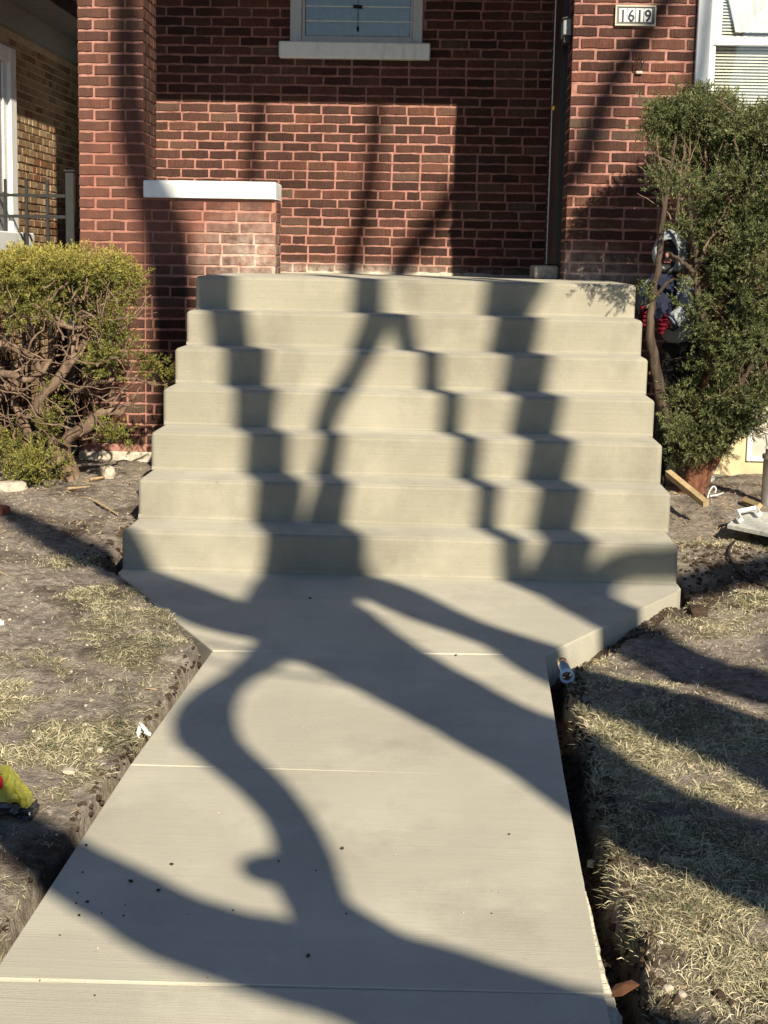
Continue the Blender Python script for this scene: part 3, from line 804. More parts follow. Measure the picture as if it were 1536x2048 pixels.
s0, s1 = at(1231, 10, YP - .02), at(1311, 53, YP - .02)
sg = thing('house_number_plaque', 'metal house number plaque with four white digit tiles on brick', 'sign', (s0.x, YP, s1.z))
box('plate', s0.x, s1.x, YP - 0.024, YP - 0.004, s1.z, s0.z, M['plate'], sg, 0.003)
for (x0, x1, z0, z1) in ((s0.x, s1.x, s0.z - 0.011, s0.z), (s0.x, s1.x, s1.z, s1.z + 0.011), (s0.x, s0.x + 0.010, s1.z + 0.0115, s0.z - 0.0115), (s1.x - 0.010, s1.x, s1.z + 0.0115, s0.z - 0.0115)):
    box('rim', x0, x1, YP - 0.031, YP - 0.0245, z0, z1, M['plate_rim'], sg, 0.002)
tw = (s1.x - s0.x - 0.054) / 4
for k, ch in enumerate('1619'):
    tx = s0.x + 0.024 + k * (tw + 0.002)
    t_o = box('digit_tile', tx, tx + tw - 0.003, YP - 0.0285, YP - 0.0243, s1.z + 0.024, s0.z - 0.020, M['tile'], sg, 0.001)
    cv = bpy.data.curves.new('digit', 'FONT'); cv.body = ch; cv.size = 0.098; cv.align_x = 'CENTER'; cv.extrude = 0.0008; cv.offset = 0.0022
    tmp = bpy.data.objects.new('digit_curve', cv); COL.objects.link(tmp)
    dg = bpy.context.evaluated_depsgraph_get(); dg.update()
    me = bpy.data.meshes.new_from_object(tmp.evaluated_get(dg)); bpy.data.objects.remove(tmp)
    me.materials.clear(); me.materials.append(M['digit'])
    me.transform(Matrix.Translation((tx + tw / 2 - 0.0015, YP - 0.0295, s1.z + 0.0275)) @ Matrix.Rotation(math.pi / 2, 4, 'X') @ Matrix.Diagonal((0.86, 0.98, 1, 1)))
    o = bpy.data.objects.new('digit', me); link(o, t_o)
# number plaque eagle-shaped cap above is out of the picture; only its lower edge shows
hk = at(1280, 130, YP - 0.03)
h_o = thing('wall_hook', 'small rusty iron hook fixed to the brick below the number plaque', 'hook', (hk.x, YP, hk.z))
mb = MB()
def loop(cx, cz, rx, rz, y, r=0.0035):
    P = [(cx + rx * math.cos(t), y, cz + rz * math.sin(t)) for t in np.linspace(0, 2 * math.pi, 15)]
    mb.tube(P, [r] * 15, 6)
loop(hk.x + 0.010, hk.z + 0.022, 0.012, 0.038, YP - 0.032); loop(hk.x - 0.022, hk.z + 0.002, 0.011, 0.022, YP - 0.034)
mb.tube([(hk.x + 0.010, YP - 0.032, hk.z - 0.012), (hk.x + 0.002, YP - 0.03, hk.z - 0.03), (hk.x - 0.012, YP - 0.03, hk.z - 0.03), (hk.x - 0.022, YP - 0.034, hk.z - 0.018)], [0.004] * 4, 6)
mb.build('wire', plain('rust', (0.07, 0.035, 0.025), 0.8), h_o)
box('base', hk.x - 0.022, hk.x + 0.018, YP - 0.03, YP - 0.004, hk.z - 0.052, hk.z - 0.034, M['stone'], h_o, 0.003)

# ------------------------------------------------------------------ neighbour's house
NX = -2.75                                 # narrow side passage
nb = thing('neighbour_house', 'buff brick house with dark soffit across the side passage', 'house', (NX, 10.6, 0))
box('wall', NX - 3.0, NX, 9.2, 22, -0.3, 3.3, M['nmortar'], nb)
nb_wall = [c for c in bpy.data.objects if c.parent == nb][0]
NBV = brick_variants(M['nbrick'])
npit = 0.0530
nw = (atx(22, 300, NX).y, 1.475, 2.66)
cand = []
for k in range(0, 60):
    za = 0.15 + k * npit; zb = za + npit - 0.012
    if zb > 2.78: break
    hdr = (k % 6 == 3)
    unit = 0.095 if hdr else 0.185
    u = 9.4 + (0.5 * unit if k % 2 else 0)
    while u < 16:
        a, b = u, u + unit - 0.013
        u += unit
        if zb > nw[1] - 0.1 and za < nw[2] + .05 and a < nw[0]: 
            if b < nw[0] + .02: continue
            a = nw[0]
            if b - a < .03: continue
        cand.append((a, b, za, zb))
def nshow(c):
    x, y, z = project((NX, (c[0] + c[1]) / 2, (c[2] + c[3]) / 2))
    if not (0 < x < 154 and 0 < y < 510): return 0
    return (c[3] - c[2]) * (c[1] - c[0]) / z ** 3
order = sorted(range(len(cand)), key=lambda i: -nshow(cand[i]))
sing = set(i for i in order[:290] if nshow(cand[i]) > 0)
JV, JF = [], []
for i, (a, b, c, d) in enumerate(cand):
    me = random.choice(NBV)
    X = Matrix.Translation((NX + 0.007 + random.uniform(-.003, .003), (a + b) / 2, (c + d) / 2)) @ Matrix.Rotation(math.pi / 2, 4, 'Z') @ Matrix.Diagonal((b - a, 0.02, d - c, 1))
    if i in sing:
        o = bpy.data.objects.new('brick', me); o.matrix_basis = X; link(o, nb_wall)
    else:
        v0 = len(JV); JV.extend([X @ v.co for v in me.vertices]); JF.extend([tuple(v0 + q for q in p.vertices) for p in me.polygons])
o = bpy.data.objects.new('brick_courses', mesh_data('brick_courses', JV, JF, M['nbrick'])); o['kind'] = 'stuff'; link(o, nb_wall)
zf0, zf1 = 2.784, 2.944
box('frieze_board', NX + 0.0, NX + 0.045, 9.1, 22, zf0, zf1, M['frieze'], nb)
for k in range(36):                         # ribbed soffit boards run out from the wall
    y = 9.1 + k * 0.14
    box('soffit_board', NX - 0.0, NX + 0.330, y, y + 0.130, 2.946, 2.958 + 0.004 * (k % 2), M['soffit'], nb, 0.003)
box('soffit_backing', NX - 0.0, NX + 0.33, 9.1, 22, 2.966, 2.976, M['gutter'], nb)
box('fascia', NX + 0.331, NX + 0.345, 9.0, 22, 2.935, 3.09, M['gutter'], nb)
mb = MB()
box('gutter', NX + 0.347, NX + 0.42, 9.0, 22, 3.02, 3.10, plain('grey_gutter', (0.10, 0.11, 0.13), 0.4), nb, 0.02, 2)
V = [(NX + 0.38, 9.0, 3.12), (NX + 0.38, 22, 3.12), (NX - 3, 22, 4.9), (NX - 3, 9.0, 4.9), (NX + 0.38, 9.0, 3.105), (NX + 0.38, 22, 3.105), (NX - 3, 22, 4.8), (NX - 3, 9.0, 4.8)]
part('roof', V, [(0, 1, 2, 3), (4, 7, 6, 5), (0, 4, 5, 1), (2, 6, 7, 3), (0, 3, 7, 4), (1, 5, 6, 2)], M['shingle'], nb)
nwo = bpy.data.objects.new('window', None); link(nwo, nb); nwo.matrix_parent_inverse = Matrix.Translation(-nb.location)
wy = nw[0]
wpart('casing', NX - 0.02, NX + 0.045, wy - 0.14, wy - 0.002, nw[1], nw[2], M['white'], nwo, 0.006)
wpart('casing', NX - 0.02, NX + 0.040, wy - 1.0, wy - 0.142, nw[2] - 0.10, nw[2] - 0.001, M['white'], nwo, 0.006)
wpart('sash', NX - 0.02, NX + 0.022, wy - 0.24, wy - 0.145, nw[1], nw[2] - 0.102, M['white'], nwo, 0.004)
wpart('glass', NX - 0.01, NX + 0.012, wy - 1.0, wy - 0.242, nw[1], nw[2] - 0.102, plain('dull_pane', (0.25, 0.26, 0.27), 0.2, 0.5), nwo, 0)
wpart('sill', NX - 0.02, NX + 0.11, wy - 1.05, wy + 0.14, nw[1] - 0.13, nw[1] - 0.002, M['white'], nwo, 0.008)

# ------------------------------------------------------------------ iron fence in the side passage
FY = 9.98
fp = at(141, 345, FY)
fence = thing('iron_fence', 'black iron picket fence beside the left brick pier', 'fence', (fp.x, FY, 0))
box('post', fp.x - 0.030, fp.x + 0.026, FY - 0.028, FY + 0.028, -0.2, fp.z, M['iron'], fence, 0.004)
box('post_cap', fp.x - 0.038, fp.x + 0.034, FY - 0.036, FY + 0.036, fp.z + 0.0005, fp.z + 0.016, M['iron'], fence, 0.005)
for py in (391, 433):
    z = at(70, py, FY).z
    box('rail', NX + .012, fp.x - 0.031, FY - 0.012, FY + 0.012, z - 0.010, z + 0.010, M['iron'], fence)
box('rail', NX + .012, fp.x - 0.031, FY - 0.012, FY + 0.012, 0.22, 0.24, M['iron'], fence)
for k in range(4):
    x = at(95, 400, FY).x - k * 0.137
    z = at(20, 358, FY).z
    box('picket', x - 0.0085, x + 0.0085, FY - 0.0085, FY + 0.0085, 0.08, z, M['iron'], fence)

# ------------------------------------------------------------------ shrubs
def needles(sprays, n_per, L, wd, rng):
    """sprays: (N,6) position + direction -> flat needle quads as arrays"""
    P, D = sprays[:, :3], sprays[:, 3:]
    D = D / np.linalg.norm(D, axis=1, keepdims=True)
    N = len(P)
    Pn = np.repeat(P, n_per, 0); Dn = np.repeat(D, n_per, 0)
    t = np.tile(np.linspace(0, 1, n_per), N) + rng.uniform(-.08, .08, N * n_per)
    ax = rng.normal(size=(N, 3)); ax = np.cross(D, ax); ax /= np.linalg.norm(ax, axis=1, keepdims=True)
    side = np.repeat(ax, n_per, 0) * np.where(np.tile(np.arange(n_per), N) % 2 == 0, 1, -1)[:, None]
    side = side + rng.normal(scale=0.45, size=side.shape)
    nd = Dn * 0.65 + side * (0.85 - 0.3 * np.clip(t, 0, 1))[:, None]
    nd /= np.linalg.norm(nd, axis=1, keepdims=True)
    sl = np.repeat(rng.uniform(0.75, 1.35, N), n_per)
    base = Pn + Dn * (t * L * 2.6 * sl)[:, None]
    ln = L * rng.uniform(0.7, 1.25, N * n_per) * sl
    wv = np.cross(nd, rng.normal(size=nd.shape)); wv /= np.linalg.norm(wv, axis=1, keepdims=True)
    w = wd * rng.uniform(0.7, 1.2, N * n_per)
    tip = base + nd * ln[:, None]; mid = base + nd * (ln * 0.45)[:, None]
    V = np.stack([base, mid + wv * w[:, None], tip, mid - wv * w[:, None]], 1).reshape(-1, 3)
    F = np.arange(len(V)).reshape(-1, 4)
    return V, F
def fast_mesh(name, V, F, mat):
    me = bpy.data.meshes.new(name)
    n, k = F.shape
    me.vertices.add(len(V)); me.vertices.foreach_set('co', V.astype(np.float32).ravel())
    me.loops.add(n * k); me.loops.foreach_set('vertex_index', F.astype(np.int32).ravel())
    me.polygons.add(n); me.polygons.foreach_set('loop_start', np.arange(0, n * k, k, dtype=np.int32))
    me.update(calc_edges=True); me.materials.append(mat)
    return me
def ell(c, r, n, rng, shell=0.55, up_b=0.6):
    d = rng.normal(size=(n, 3)); d /= np.linalg.norm(d, axis=1, keepdims=True)
    rad = rng.uniform(shell ** 3, 1, n) ** (1 / 3)
    m = max(1, n // 14)                      # shoots grow in tufts with gaps between them
    cd = d[:m] * rad[:m, None] * np.array(r)
    own = rng.integers(0, m, n)
    off = rng.normal(size=(n, 3)) * 0.026
    p = np.array(c) + cd[own] + off
    d = cd[own] / (np.linalg.norm(cd[own], axis=1, keepdims=True) + 1e-6) * 0.8 + off / 0.040
    dr = d + np.array([0, -0.15, up_b]) + rng.normal(scale=0.5, size=d.shape)
    return np.hstack([p, dr])
def twig_path(p, d, n, step, wig, rng, pull=(0, 0, 0.0)):
    P = [np.array(p, float)]; d = np.array(d, float); d /= np.linalg.norm(d)
    for _ in range(n):
        d = d + rng.normal(scale=wig, size=3) + np.array(pull); d /= np.linalg.norm(d)
        P.append(P[-1] + d * step)
    return P

rg = np.random.default_rng(5)
# --- left clipped yew
lb = thing('clipped_yew_bush', 'flat topped yew bush with bare twisted branches left of the steps', 'bush', (-2.1, 8.9, 0.0))
BYL = 8.75
def L3(px, py, dy=0.0): return np.array(at(px, py, BYL + dy))
mb = MB()
explicit = [
    ([(140, 965, .05), (105, 880, .0), (75, 812, -.05), (118, 758, -.1), (170, 692, -.1), (232, 674, -.05), (262, 640, 0)], [.045, .040, .034, .030, .027, .020, .010]),
    ([(118, 758, -.1), (165, 640, 0), (160, 590, 0), (150, 545, .05)], [.026, .02, .015, .010]),
    ([(150, 955, .1), (130, 888, .0), (176, 852, -.08), (212, 822, -.1), (240, 826, -.1), (256, 812, -.1), (272, 790, -.08), (280, 770, -.08)], [.034, .036, .034, .027, .018, .011, .006, .003]),
    ([(60, 985, .1), (95, 935, -.05), (135, 912, -.05)], [.03, .03, .02]),
    ([(-40, 690, -.1), (10, 690, -.1), (48, 704, -.1), (80, 740, -.05), (95, 790, 0)], [.026, .026, .022, .020, .016]),
    ([(-30, 745, 0), (20, 748, -.1), (60, 760, -.1), (105, 720, -.05)], [.02, .022, .018, .012]),
    ([(-20, 600, -.15), (40, 632, -.2), (90, 640, -.2), (150, 656, -.2), (170, 650, -.15)], [.014, .015, .014, .012, .009]),
    ([(20, 605, -.2), (70, 612, -.2), (120, 640, -.2), (158, 672, -.15)], [.010, .011, .011, .010]),
    ([(150, 780, -.1), (212, 762, -.15), (262, 758, -.12), (300, 768, 0), (335, 770, .1)], [.010, .013, .010, .006, .004]),
    ([(180, 720, -.1), (235, 700, -.15), (262, 735, -.1), (250, 765, -.1)], [.012, .009, .007, .004]),
    ([(165, 640, 0), (210, 600, -.1), (235, 560, -.05)], [.014, .010, .006]),
    ([(200, 700, -.1), (262, 640, -.1), (300, 590, 0)], [.008, .006, .003]),
    ([(40, 980, 0), (60, 880, .1), (30, 800, .15), (50, 700, .2), (20, 600, .2)], [.032, .028, .024, .018, .012]),
    ([(-60, 980, 0), (-30, 850, .1), (20, 760, .15), (60, 690, .2), (110, 580, .2)], [.034, .03, .024, .018, .012]),
    ([(0, 960, .2), (40, 860, .25), (90, 770, .3), (120, 650, .3), (190, 570, .3)], [.03, .026, .022, .016, .01]),
]
for P, R_ in explicit:
    q = smooth_path([(*L3(*p), r) for p, r in zip(P, R_)], 4)
    mb.tube([v[:3] + rg.normal(scale=.004, size=3) for v in q], [max(.002, v[3]) for v in q], 8, 0.12)
for k in range(260):
    b = L3(rg.uniform(-90, 235), rg.uniform(580, 900), rg.uniform(-.3, .35))
    P = twig_path(b, (rg.normal(), rg.normal() * .7, rg.uniform(0.0, 1.0)), 9, 0.035, 0.33, rg, (0, 0, .05))
    r0 = rg.uniform(.003, .009)
    mb.tube(P, np.linspace(r0, .0015, len(P)), 5)
for k in range(90):
    b = L3(rg.uniform(-80, 250), rg.uniform(575, 720), rg.uniform(-.35, .3))
    P = twig_path(b, (rg.normal() * .6, rg.normal() * .5, 1), 8, 0.03, 0.25, rg, (0, 0, .1))
    mb.tube(P, np.linspace(.005, .0015, len(P)), 5)
mb.build('branches', M['bark'], lb)
sp = []
def clump(px, py, rx, ry, n, dy=0.0, ryd=0.25, shell=0.4, ub=0.6):
    s = BYL / FPX
    sp.append(ell(L3(px, py, dy), (rx * s, ryd, ry * s), n, rg, shell, ub))
for px, py, rx, ry, n, dy in ((-70, 548, 95, 36, 700, 0), (20, 545, 85, 34, 900, -.05), (95, 552, 80, 36, 850, 0), (170, 545, 70, 32, 700, 0), (225, 556, 44, 34, 330, -.05),
                              (40, 540, 110, 24, 600, .25), (160, 536, 95, 22, 520, .25), (20, 612, 60, 26, 200, -.2), (90, 602, 70, 20, 160, -.2)):
    clump(px, py, rx, ry, n, dy, 0.36 if n > 600 else .2)
for px, py, rx, ry, n, dy in ((205, 628, 40, 18, 80, -.1), (258, 580, 30, 26, 130, 0), (225, 655, 30, 16, 80, -.15), (212, 722, 30, 26, 190, -.2), (246, 686, 24, 20, 60, -.1), (225, 872, 26, 16, 90, -.15),
                              (78, 925, 46, 30, 260, -.25), (105, 860, 18, 26, 60, -.1), (0, 905, 40, 36, 150, -.1), (106, 800, 10, 24, 40, -.1), (150, 612, 26, 14, 50, 0), (308, 733, 18, 12, 80, .15), (330, 746, 14, 7, 36, .2), (50, 955, 46, 14, 100, -.2), (205, 840, 24, 10, 20, -.1), (70, 1012, 22, 6, 24, -.3), (15, 880, 30, 20, 60, 0)):
    clump(px, py, rx, ry, n, dy, 0.10, 0.2, 0.5)
V, F = needles(np.vstack(sp), 20, 0.0175, 0.0027, rg)
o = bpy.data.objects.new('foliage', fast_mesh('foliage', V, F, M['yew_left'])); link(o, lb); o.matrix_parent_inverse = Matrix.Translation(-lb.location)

# --- right tall yew
BYR = 8.6
rb = thing('tall_yew_shrub', 'tall clipped dark green yew shrub right of the steps', 'shrub', (1.66, 8.6, 0.05))
def R3(px, py, dy=0.0): return np.array(at(px, py, BYR + dy))
mb = MB()
ex = [
    ([(1383, 1000, .12), (1386, 960, .05), (1392, 915, 0), (1400, 860, -.05), (1420, 760, -.1), (1440, 640, -.1), (1450, 500, -.1), (1455, 380, -.1)], [.085, .066, .058, .050, .042, .034, .026, .016]),
    ([(1395, 985, .1), (1410, 950, .05), (1432, 915, 0), (1462, 870, 0), (1500, 800, 0), (1540, 700, 0)], [.046, .036, .030, .024, .018, .012]),
]
for P, R_ in ex:
    q = smooth_path([(*R3(*p), r) for p, r in zip(P, R_)], 5)
    mb.tube([v[:3] + rg.normal(scale=.004, size=3) for v in q], [max(.002, v[3]) for v in q], 9, 0.16)
trunk = mb.build('trunk', M['bark_red'], rb)
mb = MB()
ex = [
    ([(1384, 985, .1), (1352, 900, .0), (1330, 830, -.15), (1311, 740, -.2), (1300, 660, -.25), (1305, 590, -.25), (1318, 520, -.25), (1326, 440, -.25), (1342, 330, -.25), (1352, 270, -.25)], [.046, .040, .036, .030, .024, .020, .018, .015, .012, .008]),
    ([(1303, 600, -.25), (1335, 566, -.28), (1350, 556, -.28)], [.013, .009, .005]),
    ([(1400, 610, -.2), (1386, 548, -.22), (1365, 525, -.24), (1340, 508, -.25)], [.018, .016, .011, .006]),
    ([(1412, 650, -.2), (1396, 585, -.2), (1392, 520, -.2), (1380, 430, -.2), (1378, 330, -.2)], [.022, .019, .015, .012, .008]),
    ([(1386, 548, -.22), (1410, 500, -.2), (1432, 430, -.2)], [.014, .012, .008]),
    ([(1330, 420, -.25), (1316, 350, -.3), (1305, 300, -.3)], [.008, .006, .003]),
    ([(1352, 440, -.2), (1365, 350, -.2), (1372, 290, -.2)], [.010, .009, .006]),
    ([(1420, 760, -.1), (1470, 640, -.25), (1500, 480, -.3), (1510, 320, -.3)], [.028, .022, .016, .010]),
    ([(1400, 860, 0), (1460, 800, -.2), (1520, 700, -.3), (1560, 560, -.3)], [.026, .022, .018, .012]),
]
for P, R_ in ex:
    q = smooth_path([(*R3(*p), r) for p, r in zip(P, R_)], 5)
    mb.tube([v[:3] + rg.normal(scale=.003, size=3) for v in q], [max(.002, v[3]) for v in q], 8, 0.12)
mb.build('stems', m_bark('yew_stem_bark', (0.030, 0.022, 0.018), (0.105, 0.080, 0.064)), rb)
mb = MB()
for k in range(230):
    b = R3(rg.uniform(1400, 1600), rg.uniform(300, 860), rg.uniform(-.32, .3))
    P = twig_path(b, (rg.normal() * .6, rg.normal() * .5, 1), 9, 0.04, 0.24, rg, (0, 0, .06))
    mb.tube(P, np.linspace(rg.uniform(.003, .008), .0016, len(P)), 5)
for k in range(16):
    b = R3(rg.uniform(1310, 1400), rg.uniform(330, 440), rg.uniform(-.35, -.15))
    P = twig_path(b, (rg.normal() * .45, rg.normal() * .4, 1), 8, 0.03, 0.22, rg, (0, 0, .05))
    mb.tube(P, np.linspace(.0045, .0015, len(P)), 5)
mb.build('twigs', M['bark'], rb)
sp = []
def rc(px, py, rx, ry, n, dy=0.0, d=0.3, shell=0.45, ub=0.35):
    s = BYR / FPX
    sp.append(ell(R3(px, py, dy), (rx * s, d, ry * s), int(n * 1.7), rg, shell, ub))
for a in ((1372, 232, 62, 40, 620, .1, .40), (1400, 300, 52, 56, 330, .1, .40), (1335, 238, 30, 30, 170, .05, .2), (1304, 258, 14, 10, 34, -.1, .06), (1332, 315, 16, 24, 50, -.1, .10), (1420, 235, 50, 36, 400, .45, .3), (1365, 300, 40, 50, 160, .5, .2),
          (1470, 262, 62, 40, 620, 0, .5), (1545, 262, 66, 46, 600, 0, .5), (1455, 380, 58, 80, 560, -.05, .5), (1520, 390, 66, 85, 700, -.1, .5), (1455, 500, 55, 76, 480, -.05, .48), (1520, 540, 66, 95, 760, -.1, .5),
          (1590, 420, 66, 190, 900, 0, .6), (1600, 650, 66, 150, 600, 0, .5), (1462, 620, 55, 66, 460, -.1, .45), (1510, 680, 62, 76, 640, -.12, .45), (1452, 720, 42, 56, 380, -.12, .4), (1480, 780, 62, 56, 500, -.1, .4), (1398, 660, 14, 40, 40, -.2, .1),
          (1416, 800, 28, 40, 240, -.08, .3), (1384, 874, 32, 30, 260, -.05, .25), (1425, 850, 48, 42, 340, -.05, .25), (1475, 838, 38, 30, 200, -.05, .2), (1530, 770, 36, 46, 200, 0, .25), (1388, 735, 10, 18, 22, -.1, .08), (1402, 455, 16, 36, 60, -.15, .12), (1416, 330, 26, 46, 110, -.1, .2),
          (1290, 600, 10, 20, 14, -.25, .05), (1306, 362, 14, 12, 14, -1.0, .12), (1350, 368, 28, 18, 34, -1.0, .16), (1405, 385, 26, 26, 60, -.95, .2), (1385, 930, 20, 20, 26, -.1, .1), (1350, 850, 14, 26, 40, -.3, .1), (1362, 800, 12, 26, 30, -.25, .1), (1365, 455, 16, 18, 26, -.3, .1), (1385, 590, 10, 30, 26, -.3, .1)):
    rc(*a)
V, F = needles(np.vstack(sp), 21, 0.0175, 0.0027, rg)
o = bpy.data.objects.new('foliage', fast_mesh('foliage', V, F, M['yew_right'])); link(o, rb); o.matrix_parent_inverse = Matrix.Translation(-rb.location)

# ------------------------------------------------------------------ the spreading bare tree beside the camera whose limbs shade the walk
EA = np.array([math.cos(AZ), math.sin(AZ), 0.0])
SV = np.array(TO_SUN)
EB = np.cross(EA, SV); EB = EB if EB[2] > 0 else -EB
SV_Y = SV[1]
def tree_pt(a, b, y):
    p = EA * a + EB * b
    return p + SV * ((y - p[1]) / SV_Y)
tree = thing('bare_tree', 'bare spreading tree near the walk, its limbs throwing shadows on the steps', 'tree', tuple(tree_pt(3.25, -0.75, -1.5)))
def limb(name, pts, y0=-0.55, y1=-0.55, sub=5, k=1.0):
    q = smooth_path([(a, b, r * k) for a, b, r in pts], sub)
    n = len(q)
    m_ = MB()
    m_.tube([tree_pt(v[0], v[1], y0 - 0.9 + (y1 - y0) * i / (n - 1)) for i, v in enumerate(q)], [max(.012, v[2]) for v in q], 14, 0.03)
    return m_.build(name, M['tree_bark'], tree)
limb('trunk', [(3.25, -1.0, .42), (3.05, -.3, .33), (2.75, .3, .29), (2.4, .9, .24), (2.05, 1.35, .20), (1.83, 1.62, .185), (1.77, 1.88, .185), (1.70, 2.04, .18), (1.64, 2.21, .185), (1.58, 2.38, .20), (1.52, 2.55, .23), (1.48, 2.74, .26), (1.53, 2.97, .20), (1.58, 3.2, .115), (1.60, 3.45, .108), (1.62, 3.7, .105), (1.63, 4.0, .10), (1.64, 4.3, .103), (1.66, 4.6, .11), (1.63, 4.9, .10), (1.61, 5.2, .115), (1.60, 5.7, .13), (1.57, 6.16, .14), (1.50, 6.4, .12), (1.40, 6.62, .095), (1.35, 6.9, .095), (1.33, 7.2, .09), (1.32, 7.6, .075), (1.22, 8.4, .05), (1.2, 9.2, .02)], sub=3, k=1.03)
limb('limb', [(1.50, 2.8, .13), (1.68, 3.05, .12), (1.78, 3.22, .105), (1.80, 3.45, .085), (1.86, 3.68, .065), (1.90, 3.85, .05), (1.94, 4.05, .046), (1.98, 4.18, .055), (2.07, 4.32, .06), (2.18, 4.47, .052), (2.28, 4.65, .062), (2.37, 4.85, .072), (2.40, 5.1, .075), (2.42, 5.8, .06), (2.45, 6.8, .05), (2.48, 7.7, .045), (2.55, 8.1, .042), (2.62, 8.5, .035), (2.7, 9.2, .015)], -0.5, -0.8, k=1.14)
limb('limb', [(1.36, 2.72, .12), (1.18, 2.84, .13), (1.06, 3.02, .12), (.95, 3.2, .115), (.75, 3.6, .10), (.55, 4.0, .07), (.3, 4.5, .03)], -0.5, -0.4, k=1.25)
limb('limb', [(2.4, .85, .2), (1.9, .88, .15), (1.5, .98, .14), (1.19, 1.13, .14), (1.02, 1.235, .145), (.88, 1.315, .118), (.74, 1.375, .10), (.61, 1.45, .098), (.52, 1.54, .095), (.43, 1.63, .09), (.25, 1.85, .06), (.1, 2.1, .02)], -0.55, -0.35)
limb('limb', [(.94, 1.30, .12), (.91, 1.40, .085), (.90, 1.47, .064), (.91, 1.54, .066), (.935, 1.62, .060), (.95, 1.74, .055), (.93, 1.87, .062), (.89, 1.99, .07), (.87, 2.09, .085), (.90, 2.19, .078), (.96, 2.28, .062), (1.06, 2.38, .045), (1.20, 2.50, .062), (1.32, 2.62, .08), (1.45, 2.75, .05)], -0.38, -0.5, k=1.12)
limb('stub', [(.92, 1.575, .06), (.86, 1.578, .054), (.81, 1.586, .042), (.785, 1.59, .025)], -0.38, -0.38)
limb('limb', [(3.0, -.2, .22), (2.75, .8, .19), (2.5, 1.55, .20), (2.28, 2.05, .175), (2.14, 2.36, .14), (2.08, 2.53, .095), (2.01, 2.66, .088), (1.95, 2.80, .11), (1.90, 2.95, .12), (1.82, 3.15, .09), (1.76, 3.35, .04)], -0.7, -0.6, k=1.12)
limb('limb', [(3.15, -.2, .24), (3.05, .8, .2), (2.9, 1.6, .18), (2.72, 2.3, .165), (2.64, 2.65, .15), (2.64, 2.92, .14), (2.69, 3.08, .11), (2.76, 3.25, .10), (2.80, 3.45, .10), (2.86, 3.7, .105), (2.92, 4.0, .11), (2.98, 4.3, .108), (3.01, 4.5, .115), (3.06, 4.75, .115), (3.08, 5.0, .085), (3.12, 5.6, .075), (3.17, 6.4, .08), (3.20, 6.92, .08), (3.28, 7.24, .066), (3.33, 7.55, .056), (3.36, 7.85, .055), (3.38, 8.2, .045), (3.4, 9.0, .02)], -0.8, -1.0, k=1.06)
limb('limb', [(2.62, 2.8, .10), (2.52, 3.0, .06), (2.49, 3.15, .052), (2.49, 3.4, .048), (2.51, 3.7, .052), (2.53, 4.0, .048), (2.54, 4.35, .050), (2.53, 4.6, .050), (2.48, 4.82, .060), (2.41, 5.05, .05)], -0.8, -0.6, k=1.12)
limb('limb', [(3.04, 4.7, .10), (3.16, 4.9, .085), (3.26, 5.1, .08), (3.38, 5.8, .085), (3.47, 6.5, .09), (3.56, 6.88, .092), (3.72, 7.06, .095), (3.87, 7.23, .088), (4.1, 7.5, .07), (4.4, 8.0, .03)], -0.9, -1.1)
limb('limb', [(3.38, 5.8, .06), (3.7, 6.0, .075), (3.98, 6.22, .085), (4.06, 6.42, .082), (4.17, 6.66, .065), (4.33, 6.84, .07), (4.6, 7.2, .05), (4.9, 7.7, .02)], -1.0, -1.2)
limb('limb', [(2.68, 2.86, .10), (2.85, 3.00, .075), (2.97, 3.035, .072), (3.12, 3.02, .075), (3.4, 3.02, .10), (3.8, 3.08, .12), (4.2, 3.25, .09), (4.7, 3.6, .03)], -0.8, -0.9, k=1.0)
limb('limb', [(2.95, 1.4, .12), (2.98, 1.9, .12), (3.08, 2.25, .11), (3.3, 2.5, .09), (3.7, 2.7, .07), (4.3, 3.0, .04)], -0.85, -0.9)

limb('limb', [(4.05, 5.95, .05), (4.45, 6.2, .055), (4.62, 6.5, .055), (4.66, 6.9, .05), (4.72, 7.4, .03)], -1.1, -1.2)

tw_ = MB()
rt_ = np.random.default_rng(77)
for k in range(26):                          # fine far twigs soften the light between the limbs
    a, b, yy = rt_.uniform(0.2, 4.9), rt_.uniform(1.8, 8.4), rt_.uniform(-4.5, -2.0)
    da, db = rt_.normal() * 0.05, rt_.uniform(0.06, 0.13)
    P, r0 = [], rt_.uniform(0.008, 0.018)
    for q in range(12):
        P.append(tree_pt(a, b, yy)); a += da; b += db; da += rt_.normal() * 0.025; db += rt_.normal() * 0.012
    tw_.tube(P, np.linspace(r0, r0 * 0.4, 12), 7)
tw_.build('twigs', M['tree_bark'], tree)

